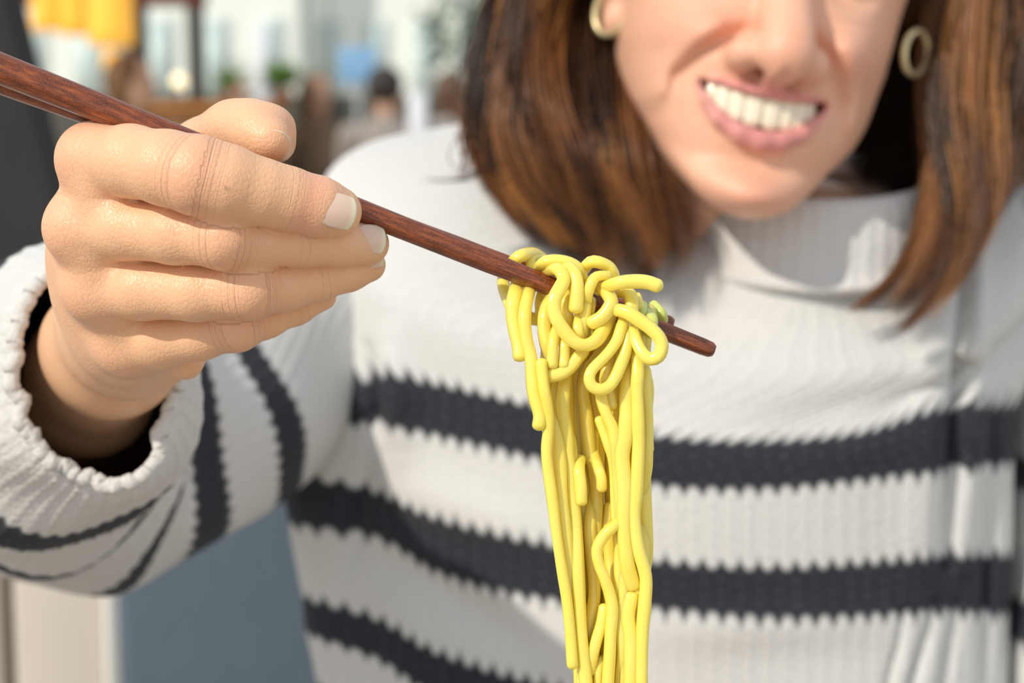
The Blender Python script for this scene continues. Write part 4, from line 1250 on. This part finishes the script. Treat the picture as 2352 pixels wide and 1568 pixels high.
TOPL = [(1800, -600, .94), (1560, -540, .92), (1380, -340, .905)]
Lg = [
 TOPL + [(1190, -60, .925), (1145, 60, .918), (1112, 180, .912), (1098, 290, .905), (1112, 380, .897), (1150, 450, .890), (1195, 520, .885)],
 TOPL + [(1225, -60, .915), (1180, 80, .908), (1160, 220, .900), (1170, 340, .892), (1205, 440, .884), (1262, 540, .877), (1310, 610, .872)],
 TOPL + [(1290, -60, .935), (1250, 80, .925), (1235, 220, .893), (1262, 350, .885), (1310, 470, .877), (1372, 570, .870), (1400, 660, .866)],
 TOPL + [(1350, -40, .950), (1325, 80, .935), (1318, 220, .910), (1345, 350, .882), (1385, 470, .874), (1440, 590, .866), (1450, 680, .862)],
 TOPL + [(1400, -20, .960), (1388, 100, .940), (1395, 230, .912), (1428, 350, .884), (1475, 460, .874), (1512, 580, .866), (1500, 688, .862)],
 TOPL + [(1440, 0, .965), (1438, 110, .945), (1455, 240, .915), (1495, 350, .890), (1550, 450, .878), (1578, 560, .868), (1530, 675, .863)],
]
Lg = [[(p[0], p[1], p[2] + .016 * min(1, max(0, (p[1] - 250) / 350))) for p in g_] for g_ in Lg]
strands(Lg, 5600, .014, .012, 1, tone=(0.0, 0.85), lock=70, wave=.0026)
strands(Lg[:2], 1100, .010, .012, 2, tone=(0.55, 1.0), lock=12)  # bright tones paint sun highlights into the outer locks
strands([[(p[0], p[1], p[2] - .011) for p in Lg[1]], [(p[0], p[1], p[2] - .011) for p in Lg[3]]], 420, .003, .008, 21, tone=(0.5, 0.9), lock=5)
strands([[(p[0], p[1], p[2] - .010) for p in Lg[3]], [(p[0], p[1], p[2] - .010) for p in Lg[5]]], 420, .003, .008, 22, tone=(0.2, 0.5), lock=6)
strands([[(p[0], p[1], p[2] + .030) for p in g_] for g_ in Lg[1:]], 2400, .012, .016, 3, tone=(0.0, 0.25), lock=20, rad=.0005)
TOPR = [(1830, -605, .94), (2040, -500, .92), (2170, -300, .90)]
Rg = [
 TOPR + [(2170, -120, .925), (2150, 20, .918), (2140, 160, .912), (2142, 300, .902), (2150, 400, .893), (2118, 525, .884), (2050, 635, .876), (1960, 715, .872)],
 TOPR + [(2200, -120, .915), (2190, 20, .908), (2185, 160, .902), (2195, 300, .894), (2212, 420, .886), (2200, 545, .878), (2140, 670, .872), (2060, 758, .868)],
 TOPR + [(2240, -120, .912), (2245, 30, .905), (2245, 170, .900), (2250, 300, .893), (2255, 420, .886), (2245, 520, .880), (2200, 610, .874), (2150, 690, .870)],
 TOPR + [(2290, -120, .912), (2305, 40, .908), (2300, 170, .902), (2290, 300, .897), (2290, 400, .892), (2275, 470, .888), (2235, 560, .882)],
 TOPR + [(2340, -120, .920), (2370, 40, .916), (2365, 180, .912), (2350, 300, .910), (2345, 380, .908), (2330, 440, .906)],
 TOPR + [(2380, -120, .935), (2430, 40, .932), (2450, 180, .930), (2440, 300, .928), (2420, 400, .926), (2400, 470, .924)],
]
strands(Rg[:3], 2600, .011, .010, 5, tone=(0.1, 0.9), lock=34, wave=.0022)
strands(Rg[2:], 2600, .012, .012, 6, tone=(0.25, 1.0), lock=34, wave=.0022)
strands(Rg[:4], 900, .008, .010, 7, tone=(0.65, 1.0), lock=9)  # sun highlights painted as bright strand tones
for g_, sd_n in ((Rg[0], 41), (Rg[1], 42), (Rg[2], 43)):
    strands([[(p[0] - 12, p[1], p[2] - .004) for p in g_], [(p[0] + 12, p[1] + 6, p[2] - .004) for p in g_]], 420, .002, .004, sd_n, tone=(.35, .75), lock=4, wave=.0008, short=1.0, taper=.5)
# nape hair on both sides of the neck, shade put into its dark tones
Bk = [
 [(1560, -200, .99), (1480, 100, .975), (1500, 300, .955), (1560, 440, .935), (1590, 560, .912)],
 [(2060, -100, .990), (2040, 80, .990), (2010, 230, .985), (1985, 350, .978), (1975, 420, .965)],
 [(2110, -100, .985), (2100, 80, .985), (2080, 250, .978), (2060, 380, .968), (2060, 470, .95)],
 [(2170, -100, .975), (2160, 80, .970), (2150, 250, .960), (2140, 380, .948), (2150, 480, .93)],
 [(2260, -100, .965), (2260, 80, .960), (2260, 250, .950), (2270, 380, .94), (2280, 450, .93)],
]
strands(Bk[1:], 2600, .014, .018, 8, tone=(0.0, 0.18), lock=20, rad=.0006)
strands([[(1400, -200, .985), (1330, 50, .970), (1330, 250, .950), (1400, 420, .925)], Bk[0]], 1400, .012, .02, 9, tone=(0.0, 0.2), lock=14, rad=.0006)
# crown: hair over the top and back of the head
hc = HEAD_O
crown = []
for a in np.linspace(-1.5, 1.5, 9):
    g_ = []
    for b in np.linspace(0.02, 1.0, 7):
        th_ = b * 1.9
        xx_, yy_, zz2 = math.sin(a) * math.sin(th_) * 82, 78 + math.cos(a) * math.sin(th_) * 112, 84 + math.cos(th_) * 94
        q = head_to_cam(np.array([xx_, yy_, zz2]))
        g_.append((1176 + q[0] / q[1] * FPX, 784 - q[2] / q[1] * FPX, q[1]))
    crown.append(g_)
strands(crown, 3600, .004, .02, 10, tone=(0.1, 0.6), lock=40, rad=.0007)
for sgn, seed in ((-1, 11), (1, 12)):
    fr = []
    for k, f in enumerate(np.linspace(0, 1, 4)):
        g_ = []
        for (xx_, yy_, zz2) in ((1, 30 + f * 30, 172), (sgn * 30, 22 + f * 40, 164), (sgn * 60, 30 + f * 45, 135), (sgn * 76, 45 + f * 50, 95), (sgn * 80, 62 + f * 50, 50)):
            q = head_to_cam(np.array([xx_, yy_, zz2], float))
            g_.append((1176 + q[0] / q[1] * FPX, 784 - q[2] / q[1] * FPX, q[1]))
        fr.append(g_)
    strands(fr, 2200, .004, .012, seed, tone=(0.15, 0.7), lock=24, rad=.0006)
# stray hairs
fly = [
 [(1120, 180, .905), (1075, 280, .895), (1052, 350, .885), (1062, 395, .882), (1100, 410, .885)],
 [(1115, 250, .905), (1110, 330, .895), (1085, 385, .885), (1020, 412, .880), (950, 408, .878)],
]
for k, g_ in enumerate(fly):
    strands([g_, [(p[0] + 14, p[1] + 8, p[2]) for p in g_]], 12, .001, .003, 30 + k, tone=(0.2, 0.5), lock=3, rad=.0003)
HVv = np.concatenate(hv_all); HF = np.concatenate(hf_all); HT = np.concatenate(ht_all)
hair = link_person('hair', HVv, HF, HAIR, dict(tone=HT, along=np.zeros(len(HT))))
hair['label'] = 'shoulder-length brown hair with sun highlights put into the strand colour'
hair['kind'] = 'stuff'
del hv_all, hf_all, ht_all

# ------------------------------------------------------------------ her chair
BLUE = simple('blue_grey_upholstery', (0.082, 0.115, 0.150), 0.75, 0.03, 60, bump=0.15)
WOODD = simple('dark_wood', (0.06, 0.035, 0.02), 0.5)
bx0 = float(W(252, 1290, 1.17)[0]); 
ch = empty('chair', (0.10, 1.10, 0.0), 'blue-grey upholstered chair the woman sits on', 'chair')
def rbox(name, x0, x1, y0, y1, z0, z1, mat, parent=None, bevel=0.01, tilt=0.0, seg=3, label=None):
    o = box(name, x0, x1, y0, y1, z0, z1, mat, parent, bevel, seg)
    if tilt: o.rotation_euler.x = tilt
    if label: o['label'] = label
    return o
rbox('backrest', bx0, bx0 + .58, 1.15, 1.20, .50, 1.00, BLUE, ch, .012)
rbox('seat', bx0, bx0 + .58, .72, 1.19, .40, .465, BLUE, ch, .02)
for lx in (bx0 + .03, bx0 + .55):
    for ly in (.75, 1.16):
        rbox('leg', lx - .018, lx + .018, ly - .018, ly + .018, 0, .405, WOODD, ch, .003)

# ------------------------------------------------------------------ the terrace behind her
PAVE = simple('warm_paving', (0.36, 0.31, 0.26), 0.85, 0.10, 3, bump=0.2)
V = np.array([[-40, -6, 0], [40, -6, 0], [40, 60, 0], [-40, 60, 0]], float)
o = mesh('floor', V, [(0, 1, 2, 3)], PAVE, smooth=False); tag(o, 'warm grey paved terrace floor', 'floor', kind='structure')

# cream banquette and the charcoal pillar at the left
CREAM = simple('cream_panel', (0.62, 0.56, 0.49), 0.7, 0.02, 8)
CREAM2 = simple('cream_edge', (0.78, 0.76, 0.71), 0.6, 0.02, 8)
bq = empty('banquette', (-.75, 1.75, 0), 'cream panelled bench back beside the blue-grey chair', 'bench')
def wx(px, py, D): return float(W(px, py, D)[0])
yb = 1.62
e0, e1 = wx(34, 1400, 1.68), wx(246, 1400, 1.68)
rbox('backrest_panel', e0, e1, yb, yb + .05, .10, .97, CREAM, bq, .008)
rbox('backrest_panel', e0 - .62, e0 - .012, yb + .004, yb + .05, .10, .97, CREAM, bq, .008)
rbox('end_post', e1, wx(272, 1400, 1.68), yb - .012, yb + .055, .0, .98, CREAM2, bq, .006, label='paler rounded end post')
rbox('frame', e0 - .64, e1 + .0, yb + .05, yb + .075, 0, .985, CREAM2, bq, .004)

CHAR = simple('charcoal_render', (0.028, 0.027, 0.028), 0.85, 0.12, 5, bump=0.3)
p0, p1 = W(82, 0, 2.4), W(165, 400, 2.4)
def edge_x(z): return float(p1[0] + (p0[0] - p1[0]) * (z - p1[2]) / (p0[2] - p1[2]))
V = []
for z_ in (0.0, 2.0):
    xe = edge_x(z_)
    V += [(xe - .6, 2.33, z_), (xe, 2.33, z_), (xe, 2.40, z_), (xe - .6, 2.40, z_)]
pl = mesh('pillar', np.array(V), [(0, 1, 2, 3), (7, 6, 5, 4), (0, 4, 5, 1), (1, 5, 6, 2), (2, 6, 7, 3), (3, 7, 4, 0)], CHAR, None, smooth=False)
bv = pl.modifiers.new('bevel', 'BEVEL'); bv.width = .02; bv.segments = 3
tag(pl, 'dark charcoal leaning pillar at the left edge of the photo', 'pillar')

# glazed front of the restaurant, some 12 m behind her
FR = simple('bronze_frame', (0.035, 0.028, 0.022), 0.5)
gl = M('window_glass'); gl.set(Base_Color=(0.95, 1, 0.98, 1), Roughness=0.0, Transmission_Weight=1.0, IOR=1.02, Specular_IOR_Level=0.1)
GLASS = gl.m
YF = 12.0
def X_(px, D=YF): return (px - 1176) / FPX * D * 1.0
def Zw(py, D=YF): return float(W(0, py, D)[2])
posts = [(300, 345), (438, 474), (-60, -30)]
for i, (a, b) in enumerate(posts):
    o = rbox('trim_%d' % (i + 1), X_(a), X_(b), YF, YF + .12, 0, 3.4, FR, None, .01)
    tag(o, None, None, kind='structure')
o = rbox('trim_4', X_(-300), X_(480), YF - .02, YF + .14, Zw(16), Zw(16) + .35, simple('red_brown_beam', (0.16, 0.035, 0.015), 0.6), None, .01); tag(o, kind='structure')
panes = [(-30, 308), (332, 438), (474, 760), (760, 1060), (1060, 1420), (1420, 1900), (1900, 2500)]
for i, (a, b) in enumerate(panes):
    w = empty('window_%d' % (i + 1), (X_((a + b) / 2), YF + .05, 0)); w['kind'] = 'structure'
    V, F = box_verts(X_(a), X_(b), YF + .05, YF + .056, Zw(214), 3.0)
    mesh('pane', V, F, GLASS, w, smooth=False)
    if i >= 2:
        rbox('frame', X_(b) - .012, X_(b) + .012, YF + .03, YF + .08, Zw(214), 3.0, simple('pale_frame', (0.55, 0.58, 0.56), 0.5), w, 0)
o = rbox('wall_back', X_(-300), X_(2600), YF, YF + .15, 0, Zw(218), simple('plinth', (0.085, 0.085, 0.07), 0.8, .15, 2), None, .01); tag(o, kind='structure')
# pale buildings across the street
PALE = simple('pale_facade', (0.90, 0.92, 0.88), 0.8, 0.04, 0.5)
PGL = simple('pale_blue_glazing', (0.62, 0.72, 0.72), 0.25, 0.08, 1)
def building(x0, x1, y, h, nw, rows_, lab, mat=PALE, z0=0):
    e_ = empty('building', ((x0 + x1) / 2, y, 0), lab, 'building', 'buildings across the street')
    V, F = box_verts(x0, x1, y, y + 5, 0, h)
    mesh('wall', V, F, mat, e_, smooth=False)
    ww = (x1 - x0) / nw
    for r in range(rows_):
        for k in range(nw):
            a = x0 + ww * (k + .25); z_ = .9 + r * 1.9
            f = rbox('window', a, a + ww * .5, y - .04, y + .02, z_, z_ + 1.25, simple('win_frame', (.75, .76, .74), .6) if (r == 0 and k == 0) else bpy.data.materials['win_frame'], e_, 0)
            g_ = rbox('pane', a + .05, a + ww * .5 - .05, y - .05, y - .03, z_ + .05, z_ + 1.2, PGL, None, 0)
            wl = g_.location.copy(); g_.parent = f; g_.location = Vector(wl) - Vector(f.location) - Vector(e_.location)
    rbox('cornice', x0 - .1, x1 + .1, y - .2, y + .1, h - .25, h, mat, e_, .02)
building(X_(330, 26), X_(700, 26), 25.5, 5.2, 3, 2, 'pale building across the street, seen left of the blue sign')
building(X_(720, 27), X_(1130, 27), 26.5, 5.8, 4, 2, 'pale building across the street, seen behind the blue sign')
building(X_(60, 27), X_(300, 27), 26.2, 4.4, 2, 2, 'pale building across the street, seen below the amber lampshades')

# blue sign
sg = rbox('sign', X_(782, 11), X_(868, 11), 11.0, 11.04, Zw(192, 11), Zw(108, 11), simple('blue_sign', (0.24, 0.46, 0.72), 0.5), None, .004)
tag(sg, 'small blue panel sign far behind, left of her hair', 'sign')
sgl = rbox('post', X_(820, 11), X_(828, 11), 11.04, 11.08, 0, Zw(110, 11), simple('sign_post', (.5, .52, .54), .5), None, 0)
wl = sgl.location.copy(); sgl.parent = sg; sgl.location = Vector(wl) - Vector(sg.location)
# white posts
WH = simple('white_post', (0.72, 0.75, 0.80), 0.5, .02)
for (a, b, D_, top, bot, lab) in ((940, 984, 8.2, 212, None, 'whitish blurred post just above her shoulder'), (590, 630, 11.6, 60, None, 'pale blurred post between the green plants and the brown-haired diner')):
    t_ = empty('post', (X_((a + b) / 2, D_), D_, 0), lab, 'post')
    rr_ = (X_(b, D_) - X_(a, D_)) / 2
    P = np.array([[X_((a + b) / 2, D_), D_, zz] for zz in np.linspace(.02, Zw(top, D_), 6)])
    V, F = tube_verts(P, rr_, 16, round_ends=False); mesh('shaft', V, F, WH, t_)
    P = np.array([[X_((a + b) / 2, D_), D_, zz] for zz in (0, .03)])
    V, F = tube_verts(P, rr_ * 1.7, 20, round_ends=False); mesh('base', V, F, WH, t_)

# amber pendant lampshades
am = M('lit_amber_shade')
am.set(Base_Color=(0.85, 0.45, 0.06, 1), Roughness=0.6)
am.b.inputs['Emission Color'].default_value = (1.0, 0.46, 0.04, 1); am.b.inputs['Emission Strength'].default_value = 0.55
def pendant(px, py0, py1, half, D_, lab, mat=am.m, grp='amber pendant lamps'):
    x_ = X_(px, D_); z0_, z1_ = Zw(py1, D_), Zw(py0, D_)
    r_ = half / FPX * D_
    e_ = empty('pendant_lamp', (x_, D_, z0_), lab, 'lamp', grp)
    P = np.array([[x_, D_, z] for z in np.linspace(z0_, z1_, 8)])
    V, F = tube_verts(P, r_ * np.array([1, 1.02, 1.02, 1, .98, .95, .9, .8]), 20, round_ends=False); mesh('lamp_shade', V, F, mat, e_)
    P = np.array([[x_, D_, z1_], [x_, D_, 3.3]])
    V, F = tube_verts(P, .008, 6, round_ends=False); mesh('cord', V, F, FR, e_)
pendant(122, -90, 72, 32, 8.0, 'leftmost amber pendant lampshade')
pendant(184, -90, 82, 32, 8.3, 'second amber pendant lampshade from the left')
pendant(268, -80, 106, 50, 8.0, 'widest amber pendant lampshade, nearest the dark post')
pendant(268, 118, 160, 20, 9.0, 'small amber lamp hanging below the widest lampshade')
gb = M('glowing_bulb'); gb.set(Base_Color=(1, .9, .6, 1)); gb.b.inputs['Emission Color'].default_value = (1, .86, .5, 1); gb.b.inputs['Emission Strength'].default_value = 1.3
D_ = 10.0
sl = empty('table_lamp', (X_(419, D_), D_, Zw(236, D_)), 'small glowing globe lamp between the two dark posts', 'lamp')
gS = Grid((-.06, -.06, -.06), (.06, .06, .06), .008); dS = gS.new(); gS.ell(dS, (0, 0, 0), (.038, .038, .038), .004)
V, F = gS.surf(dS); mesh('globe', V + np.array([X_(419, D_), D_, Zw(186, D_)]), F, gb.m, sl)
P = np.array([[X_(419, D_), D_, z] for z in (Zw(236, D_), Zw(194, D_))]); V, F = tube_verts(P, .012, 8, round_ends=False); mesh('stem', V, F, FR, sl)
# service counter with an orange front
ct = empty('counter', (X_(480, 10.2), 10.2, 0), 'orange-brown service counter behind the hand', 'counter')
zc_ = Zw(236, 10)
rbox('worktop', X_(345, 10), X_(640, 10), 9.85, 10.45, zc_ - .04, zc_, simple('orange_wood', (0.50, 0.20, 0.04), .5, .15, 6), ct, .006)
rbox('cabinet', X_(352, 10), X_(632, 10), 9.9, 10.4, 0, zc_ - .04, simple('brown_wood', (0.24, 0.12, 0.05), .6, .2, 4), ct, .006)
for a, b in ((372, 440), (444, 512), (516, 584)):
    rbox('panel', X_(a, 9.9), X_(b, 9.9), 9.885, 9.90, .15, zc_ - .08, simple('panel_wood', (0.30, 0.15, 0.06), .6, .2, 4), ct, .004)
# greenery and fruit on the counter
def plant(px, py, D_, r, n, lab, cols, seed, potmat, name='potted_plant', pot=True):
    rs = np.random.RandomState(seed)
    base = np.array([X_(px, D_), D_, zc_ + .07])
    e_ = empty(name, tuple(base), lab, 'plant')
    V = []; F = []
    for k in range(n):
        a, b = rs.uniform(0, 2 * PI), rs.uniform(.15, 1.35)
        d_ = np.array([math.cos(a) * math.cos(b), math.sin(a) * math.cos(b), math.sin(b)])
        L_ = r * rs.uniform(.7, 1.1); s_ = np.cross(d_, [0, 0, 1]); s_ /= np.linalg.norm(s_)
        w_ = L_ * .12
        p0_ = base + d_ * L_ * .08; p1_ = base + d_ * L_ * .55 + np.array([0, 0, L_ * .05]); p2_ = base + d_ * L_ - np.array([0, 0, L_ * .18])
        i = len(V)
        V += [p0_, p1_ - s_ * w_, p1_ + s_ * w_, p2_]; F += [(i, i + 1, i + 3, i + 2)]
    o = mesh('foliage', np.array(V), F, cols, e_, smooth=False); o['kind'] = 'stuff'
    if pot:
        P = np.array([base + [0, 0, z] for z in (-.07, -.035, 0.0)])
        V, F = tube_verts(P, np.array([.05, .065, .075]) * (r / .3), 14, round_ends=False); mesh('pot', V, F, potmat, e_)
LEAF = simple('leaf_green', (0.16, 0.30, 0.07), .6, .25, 9)
LEAFD = simple('leaf_dark', (0.06, 0.12, 0.06), .7, .25, 5)
POT = simple('clay_pot', (0.40, 0.17, 0.07), .8)
plant(530, 226, 10.1, .16, 60, 'small green plant on the counter', LEAF, 1, POT)
plant(655, 232, 10.4, .22, 80, 'green plant right of the counter, beside the pale post', LEAF, 2, POT)
plant(560, 232, 9.95, .06, 40, 'cluster of orange flowers on the counter', simple('orange_flower', (.75, .20, .03), .6), 3, POT, name='flower_pot')
# a tree outside the window, at the edge of her hair
def tree(px, py, D_, r, n, lab, seed):
    rs = np.random.RandomState(seed)
    c_ = np.array([X_(px, D_), D_, Zw(py, D_)])
    e_ = empty('tree', (c_[0], c_[1], 0), lab, 'tree')
    q = rs.normal(0, 1, (n, 3)); q /= np.linalg.norm(q, axis=1, keepdims=True); q *= (rs.rand(n, 1) ** .4) * r * np.array([1, 1, .8])
    d_ = rs.normal(0, 1, (n, 3)); d_ /= np.linalg.norm(d_, axis=1, keepdims=True); s2 = np.cross(d_, [0.3, .2, 1]); s2 /= np.linalg.norm(s2, axis=1, keepdims=True)
    L_ = r * .16
    p_ = c_ + q
    V = np.stack([p_, p_ + d_ * L_ * .5 + s2 * L_ * .3, p_ + d_ * L_, p_ + d_ * L_ * .5 - s2 * L_ * .3], 1).reshape(-1, 3)
    F = np.arange(n * 4).reshape(-1, 4)
    o = mesh('foliage', V, F, LEAFD, e_, smooth=False); o['kind'] = 'stuff'
    P = catmull([[c_[0] + .1, D_, 0], [c_[0], D_, c_[2] * .5], [c_[0], D_, c_[2]]], 10)
    V, F = tube_verts(P, np.linspace(.12, .05, 10) * r, 8, round_ends=False); mesh('trunk', V, F, WOODD, e_)
tree(1105, 75, 17, .62, 900, 'dark green tree outside, beside the left edge of her hair', 5)
tree(560, 185, 20, .35, 260, 'low green shrub outside, above the counter', 6)

# diners in the distance
def diner(px, py_top, D_, facing, shirt, hairc, lab, long_hair=False, scale=1.0, skin=(0.55, 0.33, 0.22)):
    x_ = X_(px, D_); zt = Zw(py_top, D_)
    e_ = empty('person', (x_, D_, 0), lab, 'person', 'diners in the distance')
    ca, sa = math.cos(facing), math.sin(facing)
    def T(V):
        V = np.asarray(V, float) * scale
        return np.stack([x_ + ca * V[:, 0] - sa * V[:, 1], D_ + sa * V[:, 0] + ca * V[:, 1], zt + V[:, 2]], -1)
    # local metres, crown of the head at z=0, face towards -y
    g_ = Grid((-.12, -.14, -.36), (.12, .14, .02), .011); d_ = g_.new()
    g_.ell(d_, (0, .01, -.10), (.075, .095, .10), .02); g_.ell(d_, (0, -.03, -.17), (.052, .06, .065), .03)
    g_.cone(d_, (0, .03, -.18), (0, .035, -.34), .052, .058, .02); g_.cone(d_, (0, -.095, -.12), (0, -.108, -.145), .012, .016, .012)
    for s in (-1, 1): g_.ell(d_, (s * .075, .01, -.13), (.012, .02, .03), .008)
    V, F = g_.surf(d_); mesh('head', T(V), F, bpy.data.materials.get('far_skin') or simple('far_skin', skin, .6), e_)
    g_ = Grid((-.32, -.42, -.92), (.32, .22, -.20), .018); d_ = g_.new()
    g_.chain(d_, [((0, .05, -.33), .10), ((0, .05, -.55), .15), ((0, .04, -.80), .145)], .06)
    g_.chain(d_, [((-.17, .05, -.34), .065), ((.17, .05, -.34), .065)], .05)
    for s in (-1, 1): g_.chain(d_, [((s * .19, .05, -.35), .062), ((s * .25, .0, -.60), .048), ((s * .14, -.24, -.66), .038)], .03)
    V, F = g_.surf(d_); mesh('shirt', T(V), F, simple('shirt', shirt, .85, .08, 6), e_)
    for s in (-1, 1):
        g_ = Grid((s * .12 - .08, -.40, -.74), (s * .12 + .08, -.20, -.58), .008); d_ = g_.new()
        g_.chain(d_, [((s * .145, -.24, -.66), .034), ((s * .11, -.31, -.665), .036)], .01)
        for k in range(4): g_.chain(d_, [((s * (.085 + .018 * k), -.32, -.665), .011), ((s * (.080 + .016 * k), -.375, -.68), .008)], .004)
        V, F = g_.surf(d_); mesh('hand', T(V), F, bpy.data.materials['far_skin'], e_)
    g_ = Grid((-.30, -.62, -1.36), (.30, .24, -.66), .02); d_ = g_.new()
    g_.ell(d_, (0, .04, -.84), (.17, .13, .12), .04)
    for s in (-1, 1): g_.chain(d_, [((s * .09, .0, -.86), .085), ((s * .11, -.42, -.86), .06), ((s * .11, -.40, -1.27), .045)], .03); g_.ell(d_, (s * .11, -.47, -1.29), (.045, .12, .045), .03)
    V, F = g_.surf(d_)
    zf_ = (V[:, 2] * scale + zt)
    V[:, 2] = V[:, 2] + 0
    mesh('trousers', T(V), F, DENIM, e_)
    g_ = Grid((-.13, -.15, -.40), (.13, .17, .05), .012); d_ = g_.new()
    g_.ell(d_, (0, .035, -.085), (.092, .105, .10), .02)
    if long_hair: g_.chain(d_, [((-.06, .05, -.12), .045), ((-.075, .05, -.32), .035)], .04); g_.chain(d_, [((.06, .05, -.12), .045), ((.075, .05, -.32), .035)], .04); g_.chain(d_, [((0, .09, -.12), .06), ((0, .10, -.33), .045)], .04)
    g_.ell(d_, (0, -.085, -.15), (.06, .07, .085), .015, sub=True)
    V, F = g_.surf(d_); mesh('hair', T(V), F, simple('far_hair', hairc, .6), e_)
    # a simple chair under each diner
    seat_z = zt - .955 * scale
    c_ = empty('dining_chair', (x_, D_, 0), 'dark chair under the ' + lab.split(',')[0], 'chair', 'chairs of the diners')
    def cb(nm2, x0, x1, y0, y1, z0, z1):
        V, F = box_verts(x0, x1, y0, y1, z0, z1)
        V2 = np.stack([x_ + ca * V[:, 0] - sa * V[:, 1], D_ + sa * V[:, 0] + ca * V[:, 1], V[:, 2]], -1)
        mesh(nm2, V2, F, WOODD, c_, smooth=False)
    cb('seat', -.22, .22, -.22, .22, seat_z - .05, seat_z - .005)
    cb('backrest', -.22, .22, .215, .245, seat_z + .12, seat_z + .42)
    for sx in (-1, 1):
        for sy in (-1, 1): cb('leg', sx * .19 - .02, sx * .19 + .02, sy * .2 - .02, sy * .2 + .02, 0, seat_z - .05 if sy < 0 else seat_z + .40)
diner(735, 170, 10.6, .5, (.20, .13, .08), (.13, .075, .035), 'distant diner with long brown hair, left of the blue sign', True)
diner(893, 156, 9.3, 2.8, (.30, .27, .245), (.03, .022, .018), 'distant dark-haired diner in a grey shirt, below the blue sign', False)
diner(1028, 168, 11.4, -2.6, (.34, .32, .30), (.10, .05, .025), 'distant diner in a pale grey top, at the edge of her hair', True)
diner(318, 128, 8.2, 1.2, (.30, .22, .13), (.16, .08, .03), 'distant diner in beige behind the upper chopstick', True)
# a round table among them with a pale cloth
for (px_t, D_, lab) in ((700, 8.6, 'table with a pale cloth just above her shoulder at left'), (870, 6.9, 'dark round table in front of the diner in the grey shirt')):
    x_ = X_(px_t, D_); e_ = empty('table', (x_, D_, 0), lab, 'table', 'restaurant tables')
    mt = simple('table_' + ('pale' if px_t == 700 else 'dark'), (.50, .47, .42) if px_t == 700 else (.06, .06, .055), .6)
    P = np.array([[x_, D_, .71], [x_, D_, .74]]); V, F = tube_verts(P, .38, 36, round_ends=False); mesh('tabletop', V, F, mt, e_)
    P = np.array([[x_, D_, .03], [x_, D_, .71]]); V, F = tube_verts(P, .035, 12, round_ends=False); mesh('pedestal', V, F, FR, e_)
    P = np.array([[x_, D_, .0], [x_, D_, .03]]); V, F = tube_verts(P, .22, 24, round_ends=False); mesh('base', V, F, FR, e_)
